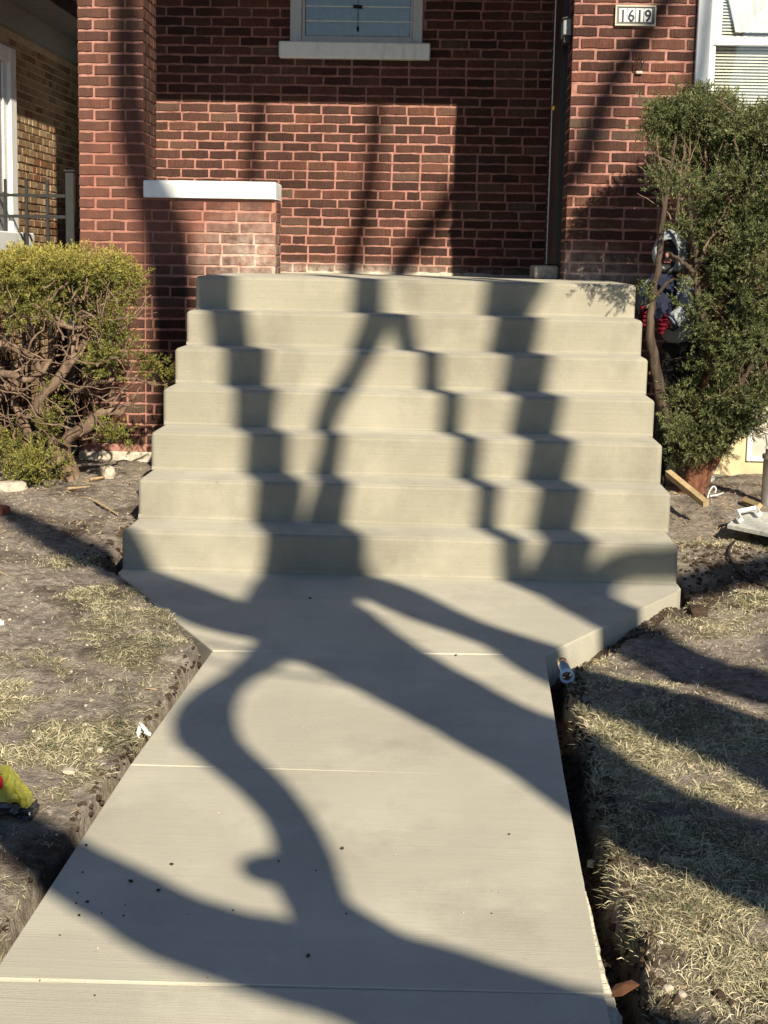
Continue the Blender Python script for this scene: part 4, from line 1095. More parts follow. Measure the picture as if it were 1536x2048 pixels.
# ------------------------------------------------------------------ grass
def outside(x, y, m=0.0):
    return (x > edge_x(EDGE_R, y) + m) | (x < edge_x(EDGE_L, y) - m)
def grass_density(x, y):
    n = fbm(x * 2.3 + 9, y * 2.3, 4, 21); n2 = fbm(x * 6, y * 6 + 4, 3, 27)
    right = x > 0
    d = np.zeros_like(x)
    dens_r = sstep(0.36, 0.60, n + 0.22 * sstep(4.4, 3.0, y) - 0.06 * sstep(4.6, 5.6, y) - 0.2 * sstep(6.4, 7.4, y)) * sstep(0.30, 0.5, n2 + .08)
    dens_r = dens_r * (0.35 + 0.65 * sstep(0.36, 0.52, fbm(x * 4.2 + 3, y * 4.2, 3, 41)))
    bare = np.exp(-(((x - 0.93) / 0.16) ** 2 + ((y - 2.95) / 0.10) ** 2)) + np.exp(-(((x - 0.98) / 0.14) ** 2 + ((y - 3.6) / .09) ** 2)) * .7
    dens_r = dens_r * (1 - np.clip(bare, 0, 1))
    dens_l = sstep(0.44, 0.70, n + 0.16 * sstep(5.3, 4.0, y) - 0.16 * sstep(-1.0, -1.5, x) * sstep(4.4, 5.0, y) - 0.2 * sstep(6.6, 7.2, y)) * sstep(0.32, 0.55, n2)
    tuft = np.exp(-(((x + 1.42) / 0.12) ** 2 + ((y - 6.5) / 0.16) ** 2)) + np.exp(-(((x - 0.70) / 0.10) ** 2 + ((y - 4.35) / 0.22) ** 2)) + 0.5 * np.exp(-(((x + 0.80) / 0.10) ** 2 + ((y - 5.0) / 0.25) ** 2))
    d = np.where(right, dens_r, dens_l)
    return np.clip(d + tuft * 0.9, 0, 1)
ta = g.data.attributes.new('thatch', 'FLOAT', 'POINT')
ta.data.foreach_set('value', (grass_density(GX.ravel(), GY.ravel()) * (GZ.ravel() > -0.08)).astype(np.float32))
def make_grass(name, label, x0, x1, y0, y1, N, seed):
    r = np.random.default_rng(seed)
    y = y0 + (y1 - y0) * r.uniform(0, 1, N) ** 1.35
    x = r.uniform(x0, x1, N)
    dn = grass_density(x, y)
    keep = (r.uniform(0, 1, N) < dn * 0.96 + 0.03) & outside(x, y, 0.015)
    x, y, dn = x[keep], y[keep], dn[keep]
    z = ground_z(x, y)
    ok = z > -0.085
    x, y, z, dn = x[ok], y[ok], z[ok], dn[ok]
    n = len(x)
    cl = fbm(x * 9, y * 9, 2, 33) * 12.0
    ph = cl + r.normal(scale=1.1, size=n)
    L = r.uniform(0.009, 0.034, n) * (0.65 + 0.5 * dn) * (1 + 0.5 * (r.uniform(0, 1, n) > .93))
    lean = np.radians(np.where(r.uniform(0, 1, n) < .92, r.uniform(74, 96, n), r.uniform(35, 75, n)))
    w = r.uniform(0.00036, 0.00078, n) * (0.65 + y * 0.15)
    dx, dy = np.cos(ph), np.sin(ph)
    sx, sy = -dy, dx
    h1, h2 = L * 0.55, L
    def P(h, le): return np.stack([x + dx * h * np.sin(le), y + dy * h * np.sin(le), z + 0.001 + r.uniform(0, .006, n) * (h > 0) + h * np.cos(le)], 1)
    a = P(L * 0, lean * .6); b = P(h1, lean * .93); c = P(h2, np.minimum(lean * 1.02, 1.62))
    S = np.stack([sx * w, sy * w, 0 * w], 1)
    twist = r.uniform(-1, 1, n)[:, None] * np.array([0, 0, 1]) * w[:, None] * 1.2
    V = np.stack([a - S, a + S, b + S + twist, b - S - twist, c + S * .25, c - S * .25], 1).reshape(-1, 3)
    base = np.arange(n)[:, None] * 6
    F = np.concatenate([base + np.array([0, 1, 2, 3]), base + np.array([3, 2, 4, 5])], 0)
    o = bpy.data.objects.new(name, fast_mesh(name, V, F, M['straw'])); link(o)
    tag(o, label, 'grass', kind='stuff')
make_grass('dry_grass', 'straw coloured trampled grass on the right lawn', 0.5, 2.6, 2.2, 7.6, 430000, 3)
make_grass('dry_grass', 'sparse matted dead grass on the muddy left lawn', -2.4, -0.55, 2.4, 7.6, 240000, 4)

# ------------------------------------------------------------------ soil clods, stones, litter
def lump_variants(n, sub=1, jit=0.28):
    out = []
    for k in range(n):
        bm = bmesh.new(); bmesh.ops.create_icosphere(bm, subdivisions=sub, radius=1)
        for v in bm.verts: v.co *= 1 + random.uniform(-jit, jit)
        out.append(([v.co.copy() for v in bm.verts], [tuple(v.index for v in f.verts) for f in bm.faces])); bm.free()
    return out
LV = lump_variants(8)
def scatter(name, label, cat, pts, mat, kind='stuff'):
    V, F = [], []
    for (x, y, z, s, fl) in pts:
        lv, lf = random.choice(LV)
        rot = Matrix.Rotation(random.uniform(0, 6.28), 3, 'Z')
        v0 = len(V)
        for v in lv:
            q = rot @ Vector((v.x * s * random.uniform(.9, 1.1), v.y * s * 0.8, v.z * s * fl))
            V.append((x + q.x, y + q.y, z + q.z))
        F += [tuple(v0 + i for i in f) for f in lf]
    o = part(name, V, F, mat); tag(o, label, cat, kind=kind)
    return o
pts = []
for k in range(1100):
    y = random.uniform(2.2, 5.2); side_r = random.random() < 0.8
    E_ = EDGE_R if side_r else EDGE_L
    x = xs(E_, y) + (random.uniform(0.012, 0.12) if side_r else -random.uniform(0.008, 0.05))
    pts.append((x, y, gz(x, y) + 0.002, random.uniform(0.003, 0.012) * (1 + .5 * (random.random() > .9)), 0.75))
for k in range(500):
    x, y = random.uniform(1.2, 1.75), random.uniform(6.0, 7.4)
    pts.append((x, y, gz(x, y), random.uniform(0.004, 0.018), 0.7))
for k in range(260):
    y = random.uniform(5.1, 6.3); x = xs(EDGE_R, y) + random.uniform(0.02, 0.09)
    pts.append((x, y, gz(x, y), random.uniform(0.004, 0.015), 0.8))
for k in range(300):
    x, y = random.uniform(-1.45, -1.2), random.uniform(6.3, 9.2)
    pts.append((x, y, gz(x, y), random.uniform(0.004, 0.016), 0.7))
for k in range(90):
    x, y = random.gauss(0.88, .10), random.gauss(2.52, .10)
    pts.append((x, y, gz(x, y) + .004, random.uniform(0.004, 0.02), 0.8))
scatter('soil_clods', 'dark crumbled soil clods in the trench along the walk', 'soil', pts, M['clod'])
pts = []
for k in range(900):
    x, y = (random.uniform(-2.4, -0.65), random.uniform(2.6, 8.6)) if random.random() < .6 else (random.uniform(0.6, 2.4), random.uniform(2.4, 8.8))
    if not outside(np.array(x), np.array(y), .03): continue
    pts.append((x, y, gz(x, y) + 0.002, random.uniform(0.0025, 0.008), 0.6))
cr = []
for k in range(5200):
    x, y = (random.uniform(-2.2, -0.62), random.uniform(2.5, 8.9)) if random.random() < .5 else (random.uniform(0.6, 2.3), random.uniform(2.4, 9.2))
    if not outside(np.array(x), np.array(y), .02): continue
    cr.append((x, y, 0, random.uniform(0.0025, 0.009) * (1.5 if random.random() > .95 else 1), 0.75))
zz_ = ground_z(np.array([c[0] for c in cr]), np.array([c[1] for c in cr]))
scatter('dry_soil_crumbs', 'dry soil crumbs scattered across both lawns', 'soil', [(c[0], c[1], float(z_) + .001, c[3], c[4]) for c, z_ in zip(cr, zz_)], M['ground'])
scatter('pale_gravel', 'pale gravel grains strewn over both lawns', 'gravel', pts, M['stone'])
V, F = [], []
for k in range(420):
    r_ = random.random()
    if r_ < .5: x, y = random.uniform(1.25, 2.1), random.uniform(7.2, 9.3)
    elif r_ < .8: x, y = random.uniform(-2.3, -1.3), random.uniform(7.0, 9.3)
    else: x, y = random.uniform(-2.0, 2.2), random.uniform(2.6, 7)
    if not outside(np.array(x), np.array(y), .02): continue
    z = gz(x, y) + 0.006
    a = random.uniform(0, 3.14); L = random.uniform(.008, .04) ** 1.0; w = random.uniform(.002, .007)
    dx, dy = math.cos(a) * L / 2, math.sin(a) * L / 2; sx, sy = -math.sin(a) * w / 2, math.cos(a) * w / 2
    v0 = len(V); t = random.uniform(-.3, .3) * L
    for zz in (0, 0.003):
        V += [(x - dx - sx, y - dy - sy, z + zz - t), (x + dx - sx, y + dy - sy, z + zz + t), (x + dx + sx, y + dy + sy, z + zz + t), (x - dx + sx, y - dy + sy, z + zz - t)]
    F += [tuple(v0 + i for i in f) for f in ((4, 5, 6, 7), (3, 2, 1, 0), (0, 1, 5, 4), (1, 2, 6, 5), (2, 3, 7, 6), (3, 0, 4, 7))]
o = part('wood_chips', V, F, M['chip']); tag(o, 'tan wood chips littered round the shrubs', 'wood chips', kind='stuff')
pts = []
for (px, py, s) in ((173, 1690, 5), (343, 1728, 6), (261, 1762, 7), (317, 1780, 6), (165, 1744, 4), (155, 1785, 4), (152, 1806, 4), (175, 1803, 5), (158, 1830, 5), (203, 1826, 3.5), (247, 1831, 3.5), (466, 1820, 4), (684, 1696, 7), (557, 1722, 4), (616, 1910, 8), (632, 1741, 3), (693, 1827, 3), (1018, 1668, 4), (983, 1826, 3), (620, 1196, 5), (290, 1136, 6), (561, 1138, 5), (912, 1310, 4), (1200, 880, 3), (80, 1960, 3), (190, 1990, 3.5), (250, 1810, 3), (120, 1870, 3), (415, 1955, 2.5)):
    p = atz(px, py, 0.003); pts.append((p.x, p.y, 0.003, s * p.y / FPX * 0.8, 0.6))
scatter('soil_crumbs', 'dark soil crumbs dropped on the clean concrete walk', 'soil', pts, M['clod'])
pts = []
for k in range(26):
    px, py = random.uniform(100, 1150), random.uniform(1320, 2000)
    p = atz(px, py, 0.002)
    if outside(np.array(p.x), np.array(p.y), -.02): continue
    pts.append((p.x, p.y, 0.002, random.uniform(.0012, .003), 0.6))
scatter('pale_grit', 'pale grit specks on the concrete walk', 'grit', pts, M['stone'])

def rock(name, label, cat, px, py, s, mat, z=None, fl=(1, 0.8, 0.7), group=None):
    p = atz(px, py, 0.0); zz = gz(p.x, p.y); p = atz(px, py, zz + s * fl[2] * 0.4)
    bm = bmesh.new(); bmesh.ops.create_icosphere(bm, subdivisions=2, radius=1)
    rr = Matrix.Rotation(random.uniform(0, 6), 3, 'Z')
    sd = random.uniform(0, 50)
    for v in bm.verts:
        n_ = 1 + 0.45 * (vnoise(np.array([v.co.x * 1.5 + sd]), np.array([v.co.y * 1.5 + v.co.z * 1.7]), 2)[0] - .5)
        c = v.co * n_
        c = Vector((max(-.8, min(.8, c.x)), max(-.8, min(.8, c.y)), max(-.75, min(.75, c.z))))
        v.co = rr @ Vector((c.x * s * fl[0], c.y * s * fl[1], c.z * s * fl[2])) + p
    return tag(bm_part(name, bm, mat), label, cat, group)
rock('brick_fragment', 'orange brick fragment beside the lower left walk edge', 'rubble', 150, 1690, 0.032, M['rubble'], fl=(.8, 1.6, .7))
rock('brick_fragment', 'broken red brick piece on the grass below the metal pipe', 'rubble', 1150, 1405, 0.022, M['rubble'], fl=(.8, .9, 1.1))
rock('brick_fragment', 'rounded red brick lump at the left edge under the bush', 'rubble', 2, 1022, 0.055, M['rubble'])
rock('brick_fragment', 'small tan brick chip by the walk joint on the left', 'rubble', 258, 1530, 0.016, M['chip'])
rock('stone', 'white limestone lump in the dug corner at the lower right', 'stone', 1335, 1978, 0.014, M['stone'])
rock('stone', 'pair of pale stones beside the white lump, lower right', 'stone', 1365, 1990, 0.010, M['stone'])
rock('stone', 'pink grey stone in the right trench beside the walk', 'stone', 1186, 1728, 0.017, M['stone'])
rock('stone', 'long pale stone standing in the shaded right trench', 'stone', 1196, 1640, 0.018, M['stone'], fl=(.7, .7, 1.4))
rock('stone', 'white crushed stone in the grass on the left lawn', 'stone', 200, 1500, 0.013, M['stone'])
rock('stone', 'small white stone left of the crushed one on the left lawn', 'stone', 180, 1498, 0.008, M['stone'])
rock('stone', 'powdery white mortar lump on the left lawn', 'stone', 140, 1542, 0.020, M['stone'], fl=(1.2, 1, .35))
rock('stone', 'grey rubble stone leaning on the stair side by the yew trunk', 'stone', 1346, 945, 0.085, M['stone'], fl=(.9, .6, 1.1))
rock('stone', 'whitish rubble pile stone below the left bush', 'stone', 20, 975, 0.09, M['stone'], fl=(1.3, .8, .5))
rock('stone', 'rough pale stone at the foot of the left brick pier', 'stone', 215, 945, 0.08, M['stone'], fl=(1.2, .6, .7))
rock('soil_lump', 'large dark clod on the right lawn beside the landing', 'soil', 1395, 1225, 0.050, M['clod'], fl=(.9, 1.1, .7))
rock('stone', 'cream stone fragment behind the yew trunk', 'stone', 1418, 958, 0.04, M['tile'])

# dead leaf in the trench
p = atz(1245, 1985, -0.03)
V = [(p.x + dx, p.y + dy, -0.03 + dz) for dx, dy, dz in ((-.035, -.02, 0), (-.005, -.035, .012), (.03, -.005, .02), (.02, .03, .012), (-.01, .025, .004), (0, 0, .016))]
lf = part('dead_leaf', V + [(a, b, c - .002) for a, b, c in V], [(0, 1, 5), (1, 2, 5), (2, 3, 5), (3, 4, 5), (4, 0, 5), (7, 6, 11), (8, 7, 11), (9, 8, 11), (10, 9, 11), (6, 10, 11), (0, 6, 7, 1), (1, 7, 8, 2), (2, 8, 9, 3), (3, 9, 10, 4), (4, 10, 6, 0)], M['leaf'])
tag(lf, 'curled brown dead leaf in the trench at the lower right', 'leaf')

# metal pipe stub by the walk
p0, p1 = atz(1108, 1335, 0.000), atz(1115, 1368, -0.012)
pz = thing('metal_pipe', 'short shiny metal pipe with blue white rim lying beside the walk', 'pipe', (p1.x, p1.y, -0.05))
a, b = Vector((0.598, 5.055, -0.004)), Vector((0.606, 4.935, -0.016))
def ring_tube(a, b, r0, r1, n=20):
    d = (b - a).normalized(); u = d.cross(Vector((0, 0, 1))).normalized(); v = u.cross(d)
    V, F = [], []
    for (c, r) in ((a, r0), (b, r0), (b, r1), (a, r1)):
        for k in range(n):
            w = 2 * math.pi * k / n; V.append(c + u * math.cos(w) * r + v * math.sin(w) * r)
    for j in range(3):
        for k in range(n): F.append((j * n + k, j * n + (k + 1) % n, (j + 1) * n + (k + 1) % n, (j + 1) * n + k))
    return V, F
V, F = ring_tube(a, b, 0.0200, 0.0185); part('tube', V, F, M['chrome'], pz, True)
V, F = ring_tube(b - (b - a).normalized() * .003, b + (b - a).normalized() * .012, 0.0245, 0.0178); part('rim', V, F, plain('bluish_plastic', (0.50, 0.62, 0.80), 0.3), pz, True)

# white plastic scrap
q = atz(287, 1478, -0.01)
wsx = thing('plastic_scrap', 'white bent plastic scrap at the left edge of the walk', 'scrap', tuple(q))
for (dx0, dz0, dx1, dz1) in ((-.018, .0, -.010, .045), (-.010, .045, .008, .020), (.004, .02, .018, .012)):
    mb = MB(); mb.tube([(q.x + dx0, q.y, q.z + dz0), (q.x + dx1, q.y + .006, q.z + dz1)], [.0065, .0055], 6); mb.build('strip', M['pvc'], wsx)

# lumber stake, board, bracket, cable, wire loop, pipe post on the right
s0_, s1_ = at(1336, 946, 8.30), at(1412, 1008, 7.95)
st = MB(); st.tube([tuple(s0_), tuple(s1_)], [0.024, 0.024], 4)
o = st.build('lumber_stake', M['wood'], None, False); tag(o, 'sawn yellow lumber stake leaning across the yew trunk base', 'stake')
bz = 0.07
c0, c1 = atz(1455, 1048, bz), atz(1500, 1027, bz)
bdm = bmesh.new(); e1 = atz(1536, 1078, bz)
pl = [(c0.x, c0.y), (e1.x + .35, e1.y - .25), (e1.x + 0.7, e1.y + 0.5), (c1.x, c1.y + .12)]
o = slab('flat_board', pl, bz - 0.022, bz, None, 0.004, M['board']); tag(o, 'grey white flat board lying on the soil at the right edge', 'board')
b1 = atz(1485, 1030, bz + .02)
br = thing('plastic_bracket', 'white U shaped plastic bracket lying beside the grey board', 'bracket', tuple(b1))
q1, q2, q3, q4 = atz(1482, 1040, bz + .025), atz(1474, 1024, bz + .03), atz(1512, 1016, bz + .03), atz(1520, 1028, bz + .025)
for a_, b_ in ((q1, q2), (q2, q3), (q3, q4)):
    mb = MB(); mb.tube([tuple(a_), tuple(b_)], [.013, .013], 4); mb.build('bar', M['pvc'], br, False)
cb = MB(); P = [atz(px, py, 0) for px, py in ((1469, 1085), (1456, 1108), (1466, 1130), (1490, 1148), (1515, 1160), (1560, 1178), (1640, 1190))]
P = smooth_path([(p.x, p.y, gz(p.x, p.y) + .012) for p in P], 5); cb.tube(P, [.006] * len(P), 6)
o = cb.build('black_cable', M['rubber']); tag(o, 'thin black cable curving over the right lawn', 'cable')
wl = MB(); base = at(1414, 1002, 8.55)
P = [at(px, py, 8.55) for px, py in ((1414, 1002), (1418, 985), (1426, 973), (1432, 977), (1430, 985))]
P = smooth_path([tuple(p) for p in P], 5); wl.tube(P, [.004] * len(P), 6)
P = [at(px, py, 8.5) for px, py in ((1420, 992), (1435, 990), (1448, 985))]; wl.tube([tuple(p) for p in P], [.004] * 3, 6)
o = wl.build('wire_loop', M['pvc']); tag(o, 'white looped wire sticking out of the soil behind the yew', 'wire')
gp = atz(1531, 1004, 0.06)
po = thing('pipe_post', 'grey metal pipe post with collar at the right edge', 'post', (gp.x, gp.y, 0.0))
mb = MB(); mb.tube([(gp.x + .02, gp.y, -0.05), (gp.x + .02, gp.y, at(1531, 915, gp.y).z)], [.045, .045], 20); mb.build('pipe', M['galv'], po)
zt = at(1531, 912, gp.y).z
mb = MB(); mb.tube([(gp.x + .02, gp.y, zt - .014), (gp.x + .02, gp.y, zt + .012)], [.052, .052], 20); mb.build('collar', M['galv'], po)
mb = MB(); mb.tube([(gp.x + .02, gp.y, zt + .012), (gp.x + .02, gp.y, zt + .05)], [.036, .036], 18); mb.build('neck', M['galv'], po)
mb = MB(); mb.tube([(gp.x + .02, gp.y, zt + .05), (gp.x + .015, gp.y, zt + .075), (gp.x - .015, gp.y, zt + .12)], [.045, .032, .012], 10); mb.build('cap', M['pvc'], po)
# plank on the soil by the foundation
pk0, pk1 = atz(1488, 1000, 0.07), atz(1520, 1012, 0.07)
pk = MB(); pk.tube([tuple(pk0), (pk1.x, pk1.y, pk1.z)], [.02, .018], 4); o = pk.build('broken_plank', M['wood'], None, False); tag(o, 'short broken plank by the cream foundation wall', 'plank')
for i, (pa, pb, lab) in enumerate((((190, 1005), (235, 1025), 'long split wood splinter on the soil left of the steps'), ((135, 985), (178, 980), 'pale wood offcut below the left bush'), ((180, 968), (222, 965), 'flat tan shim near the foot of the brick pier'))):
    a_, b_ = atz(*pa, 0.02), atz(*pb, 0.02)
    m_ = MB(); m_.tube([(a_.x, a_.y, gz(a_.x, a_.y) + .014), (b_.x, b_.y, gz(b_.x, b_.y) + .014)], [.011, .005], 4); o = m_.build('wood_offcut', M['chip'], None, False); tag(o, lab, 'offcut')

# red bottle with a white cap at the left edge
bq0 = atz(-60, 1190, 0.03); bq1 = atz(-6, 1248, 0.03); bq2 = atz(6, 1272, 0.03)
bo = thing('red_bottle', 'red bottle with white cap lying at the left edge', 'bottle', tuple(bq1))
d_ = Vector(bq1) - Vector(bq0); dn_ = d_.normalized()
def lathe_along(o, d, prof, n=18):
    u = d.cross(Vector((0, 0, 1))).normalized(); v = u.cross(d)
    V, F = [], []
    for (t, r) in prof:
        for k in range(n): V.append(o + d * t + u * math.cos(2 * math.pi * k / n) * r + v * math.sin(2 * math.pi * k / n) * r)
    for j in range(len(prof) - 1):
        for k in range(n): F.append((j * n + k, j * n + (k + 1) % n, (j + 1) * n + (k + 1) % n, (j + 1) * n + k))
    F.append(tuple(range(n))); F.append(tuple((len(prof) - 1) * n + k for k in range(n)))
    return V, F
L_ = d_.length
V, F = lathe_along(Vector(bq0), dn_, [(-.08, .025), (-.07, .033), (L_ * .6, .033), (L_ * .85, .027), (L_ * .97, .020), (L_, .018)]); part('body', V, F, plain('red_plastic', (0.62, 0.035, 0.05), 0.35), bo, True)
V, F = lathe_along(Vector(bq1), dn_, [(0.001, .021), (.004, .022), (.018, .022), (.020, .0205), (.036, .0200), (.044, .015), (.046, .006)]); part('cap', V, F, M['pvc'], bo, True)

# crumpled yellow bag at the left edge
yb0 = atz(10, 1600, 0.03)
yb = thing('plastic_bag', 'crumpled yellow and black plastic bag with a red mark, left edge', 'bag', (yb0.x, yb0.y, 0))
def crumple(name, pxs, mat, ybase, seed, thick=0.05):
    rr = random.Random(seed)
    bm = bmesh.new()
    vs = [bm.verts.new(at(px, py, ybase + rr.uniform(-.006, .006))) for px, py in pxs]
    f = bm.faces.new(vs)
    r = bmesh.ops.extrude_face_region(bm, geom=[f])
    for v in [e for e in r['geom'] if isinstance(e, bmesh.types.BMVert)]: v.co.y += thick
    bmesh.ops.triangulate(bm, faces=bm.faces)
    bmesh.ops.subdivide_edges(bm, edges=bm.edges, cuts=2, use_grid_fill=True)
    for v in bm.verts: v.co += Vector((rr.uniform(-.0018, .0018), rr.uniform(-.006, .006), rr.uniform(-.0018, .0018)))
    return bm_part(name, bm, mat, yb)
ybY = yb0.y - 0.10
yel = plain('yellow_plastic', (0.27, 0.27, 0.045), 0.35, 0.5)
crumple('yellow_half', [(-70, 1560), (-20, 1540), (4, 1545), (14, 1553), (26, 1563), (34, 1580), (42, 1588), (52, 1598), (58, 1616), (50, 1617), (36, 1608), (10, 1605), (-70, 1606)], yel, ybY, 2, 0.05)
crumple('black_half', [(-70, 1607), (10, 1606), (36, 1609), (48, 1617), (58, 1618), (66, 1628), (62, 1640), (40, 1638), (20, 1634), (-70, 1630)], plain('black_plastic', (0.012, 0.018, 0.026), 0.22, 0.6), ybY - .002, 3, 0.06)
bm = bmesh.new(); bmesh.ops.create_uvsphere(bm, u_segments=16, v_segments=10, radius=1); rc_ = at(-3, 1565, ybY - .012)
for v in bm.verts: v.co = Vector((v.co.x * .011, v.co.y * .008, v.co.z * .018)) + rc_
bm_part('red_mark', bm, plain('red_print', (0.45, 0.01, 0.03), 0.4), yb, True)

# ------------------------------------------------------------------ person holding the yew stem
def skin(name, chains, mat, parent, root=0, sub=2):
    """chains: list of lists of (x,y,z,r); equal coordinates are shared"""
    vs, rs, es, idx = [], [], [], {}
    for ch in chains:
        prev = None
        for (x, y, z, r) in ch:
            key = (round(x, 4), round(y, 4), round(z, 4))
            if key not in idx: idx[key] = len(vs); vs.append((x, y, z)); rs.append(r)
            k = idx[key]
            if prev is not None and prev != k: es.append((prev, k))
            prev = k
    me = bpy.data.meshes.new(name); me.from_pydata(vs, es, [])
    o = bpy.data.objects.new(name, me); COL.objects.link(o)
    m_ = o.modifiers.new('skin', 'SKIN'); m_.use_smooth_shade = True; m_.branch_smoothing = 0.6
    for i, sv in enumerate(me.skin_vertices[0].data):
        sv.radius = (rs[i], rs[i]) if not isinstance(rs[i], tuple) else rs[i]; sv.use_root = (i == root)
    s_ = o.modifiers.new('sub', 'SUBSURF'); s_.levels = sub; s_.render_levels = sub
    dg = bpy.context.evaluated_depsgraph_get(); dg.update()
    nm = bpy.data.meshes.new_from_object(o.evaluated_get(dg)); bpy.data.objects.remove(o)
    nm.materials.clear(); nm.materials.append(mat); nm.name = name
    nm.polygons.foreach_set('use_smooth', [True] * len(nm.polygons))
    q = bpy.data.objects.new(name, nm); link(q, parent)
    if parent is not None: q.matrix_parent_inverse = Matrix.Translation(-parent.location)
    return q
PY = 8.72
gzp = gz(1.5, PY)
per = thing('person', 'person in pale hoodie, navy vest and red gloves gripping the yew stem', 'person', (1.52, PY, gzp))
def Q(px, py, dy, r): v = at(px, py, PY + dy); return (v.x, v.y, v.z, r)
skin_m = plain('skin', (0.30, 0.17, 0.12), 0.6); hood_m = plain('pale_fleece', (0.24, 0.27, 0.31), 0.95, 0.1, 0, 0.12, 40, .3)
navy = plain('navy_cloth', (0.012, 0.016, 0.045), 0.85); trous = plain('black_trousers', (0.010, 0.010, 0.012), 0.9); red_m = plain('red_glove', (0.11, 0.008, 0.018), 0.85, 0.1)
head = Q(1342, 505, -.04, .085); neck = Q(1350, 548, 0, .055); chest = Q(1345, 590, .0, .125); belly = Q(1358, 650, .04, .125); pel = Q(1362, 690, .06, .13)
shL, shR = Q(1376, 566, -.02, .070), Q(1304, 566, .04, .066)
elL, elR = Q(1378, 622, -.16, .062), Q(1288, 606, .02, .052)
wrL, wrR = Q(1334, 650, -.20, .044), Q(1294, 632, -.10, .042)
hipL, hipR = Q(1378, 705, .06, .095), Q(1346, 705, .08, .095)
knL = (1.60, PY - .06, .50, .075); knR = (1.44, PY + .02, .50, .075)
anL = (1.60, PY + .10, gzp + .09, .05); anR = (1.42, PY + .14, gzp + .09, .05)
# bare body under the clothes: one continuous mesh (face shows under the hood)
sh_ = lambda t, k: (t[0], t[1], t[2], t[3] * k)
skin('body', [[sh_(pel, .55), sh_(belly, .6), sh_(chest, .7), sh_(neck, .95), head], [sh_(chest, .7), sh_(shL, .7), sh_(elL, .7), sh_(wrL, .7)], [sh_(chest, .7), sh_(shR, .7), sh_(elR, .7), sh_(wrR, .7)],
              [sh_(pel, .55), sh_(hipL, .7), sh_(knL, .75), sh_(anL, .8)], [sh_(pel, .55), sh_(hipR, .7), sh_(knR, .75), sh_(anR, .8)]], skin_m, per)
skin('hoodie', [[sh_(pel, .95), belly, chest, (neck[0], neck[1], neck[2], .075)], [chest, shL, elL, (wrL[0], wrL[1], wrL[2], .046)], [chest, shR, elR, (wrR[0], wrR[1], wrR[2], .044)]], hood_m, per)
# hood: an open shell round the head, face to the front left
V, F = [], []
hc = Vector(head[:3]); nu, nv = 20, 12
fd = Vector((-0.35, -0.93, -0.12)).normalized(); sd_ = fd.cross(Vector((0, 0, 1))).normalized(); ud = sd_.cross(fd)
for j in range(nv):
    th = math.radians(40 + (180 - 40) * j / (nv - 1))
    for i in range(nu):
        ph = 2 * math.pi * i / nu
        V.append(hc + fd * (math.cos(th) * .118) + (sd_ * math.cos(ph) * (.092 + .006 * math.sin(5 * ph + j)) + ud * (math.sin(ph) * .122 - .012 * (math.cos(th) < 0))) * math.sin(th) + Vector((0, 0, .006 * math.sin(4 * ph + j * .9))))
for j in range(nv - 1):
    for i in range(nu): F.append((j * nu + i, j * nu + (i + 1) % nu, (j + 1) * nu + (i + 1) % nu, (j + 1) * nu + i))
hd = part('hood', V, F, hood_m, per, True)
sm = hd.modifiers.new('shell', 'SOLIDIFY'); sm.thickness = 0.008; sm.offset = 1
# face: nose, brow shadow cap, beard-like neck gaiter
def blobm(name, c, r, mat, par=per):
    bm = bmesh.new(); bmesh.ops.create_uvsphere(bm, u_segments=16, v_segments=12, radius=1)
    for v in bm.verts: v.co = Vector(c) + sd_ * (v.co.x * r[0]) + fd * (v.co.y * r[1]) + ud * (v.co.z * r[2])
    return bm_part(name, bm, mat, par, True)
blobm('nose', hc + fd * .088 - ud * .004, (.013, .02, .02), skin_m)
for s in (-1, 1): blobm('eye', hc + fd * .079 + sd_ * (.03 * s) + ud * .022, (.011, .008, .006), M['rubber'])
blobm('mouth', hc + fd * .080 - ud * .045, (.024, .007, .006), plain('lips', (0.22, 0.08, 0.07), .6))
blobm('cap', hc + ud * .060 + fd * .002, (.076, .078, .030), plain('dark_hair', (0.02, 0.016, 0.014), .8))
blobm('gaiter', hc - ud * .085 + fd * .03, (.062, .068, .042), plain('dark_gaiter', (0.03, 0.032, 0.03), .9))
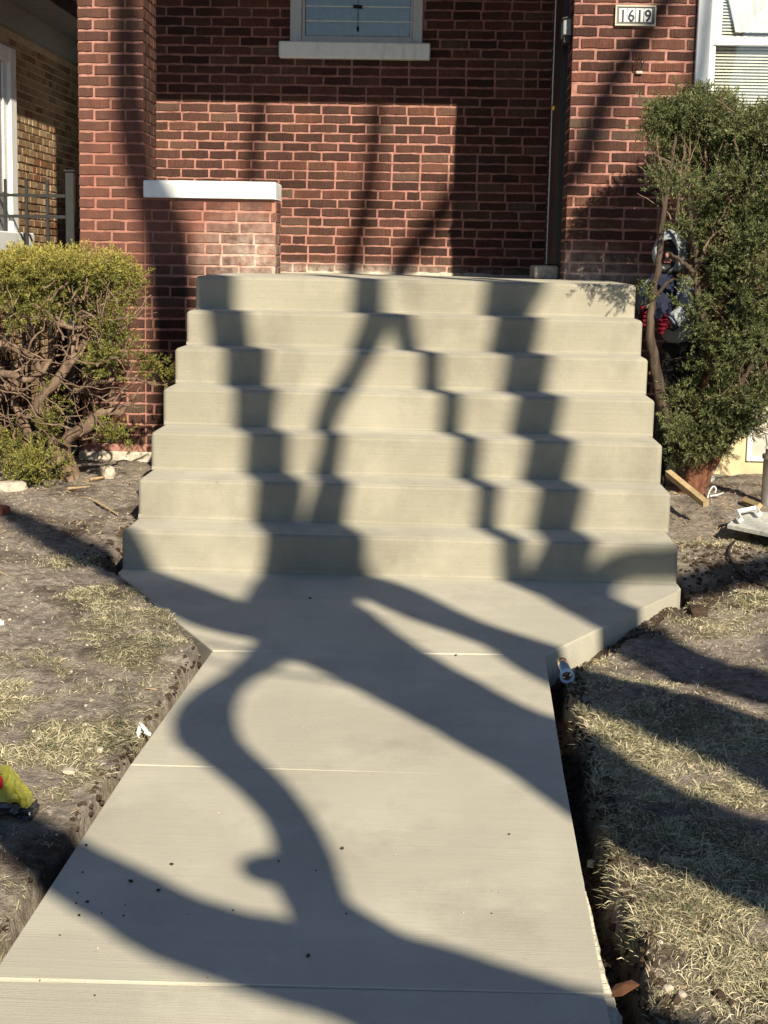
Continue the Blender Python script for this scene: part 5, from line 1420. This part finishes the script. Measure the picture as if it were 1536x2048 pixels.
# vest front
V, F = [], []
nu, nv = 14, 12
top = Vector(at(1326, 548, PY - .085)); bot = Vector(at(1312, 640, PY - .095))
for j in range(nv):
    t = j / (nv - 1); c = top.lerp(bot, t); w = .062 + .022 * math.sin(t * 2.4)
    for i in range(nu):
        u = i / (nu - 1) * 2 - 1
        V.append((c.x + u * w, c.y - .055 * math.sqrt(max(0, 1 - u * u * .8)) + .02, c.z))
for j in range(nv - 1):
    for i in range(nu - 1): F.append((j * nu + i, j * nu + i + 1, (j + 1) * nu + i + 1, (j + 1) * nu + i))
vs_ = part('vest', V, F, navy, per, True); vs_.modifiers.new('shell', 'SOLIDIFY').thickness = 0.012
skin('trousers', [[(belly[0], belly[1], belly[2] - .05, .125), sh_(pel, 1.05), hipL, knL, (anL[0], anL[1], anL[2], .062)], [sh_(pel, 1.05), hipR, knR, (anR[0], anR[1], anR[2], .062)]], trous, per)
for an in (anL, anR):
    skin('boot', [[(an[0], an[1] + .04, gzp + .05, .05), (an[0] - .01, an[1] - .06, gzp + .042, .045), (an[0] - .02, an[1] - .17, gzp + .036, .036)], [(an[0], an[1] + .04, gzp + .05, .05), (an[0], an[1] + .02, gzp + .14, .052)]], M['rubber'], per)
# gloved hands: palm plus five bent fingers closing on the stem
def hand(wr, tgt, side):
    w = Vector(wr[:3]); t = Vector(tgt); d = (t - w).normalized()
    lat = Vector((0, 0, 1)).cross(d).normalized() * side; u_ = d.cross(lat).normalized() * side
    if u_.z < 0: u_ = -u_
    pm = w + d * .055
    ch = [[(*w, .036), (*(w + d * .03), .034), (*pm, .036), (*(w + d * .085), .032)]]
    for k, (ln, off) in enumerate(((.032, .034), (.036, .012), (.034, -.012), (.027, -.034))):
        k0 = w + d * .085 + u_ * off; k1 = k0 + d * ln; k2 = k1 + (lat * .8 + d * .35).normalized() * ln * .8; k3 = k2 + (lat - d * .6).normalized() * ln * .6
        ch.append([(*(w + d * .085), .032), (*k0, .012), (*k1, .0105), (*k2, .0095), (*k3, .0085)])
    th0 = w + d * .045 + u_ * .04; th1 = th0 + (d + u_ * .5 + lat * .5).normalized() * .035; th2 = th1 + (d + lat).normalized() * .03
    ch.append([(*pm, .036), (*th0, .015), (*th1, .012), (*th2, .010)])
    skin('glove', ch, red_m, per, 0, 1)
stem_pt = R3(1301, 655, -.25)
hand(wrL, (stem_pt[0] + .02, stem_pt[1] + .01, stem_pt[2]), 1)
hand(wrR, (stem_pt[0] - .02, stem_pt[1] + .03, stem_pt[2] + .03), -1)
mbc = MB(); 
for wr, el in ((wrL, elL), (wrR, elR)):
    d = (Vector(wr[:3]) - Vector(el[:3])).normalized(); w = Vector(wr[:3])
    for k in range(2):
        mbc.tube([tuple(w - d * (.022 + k * .018)), tuple(w - d * (.014 + k * .018))], [.050, .050], 14)
mbc.build('cuff_stripes', navy, per)
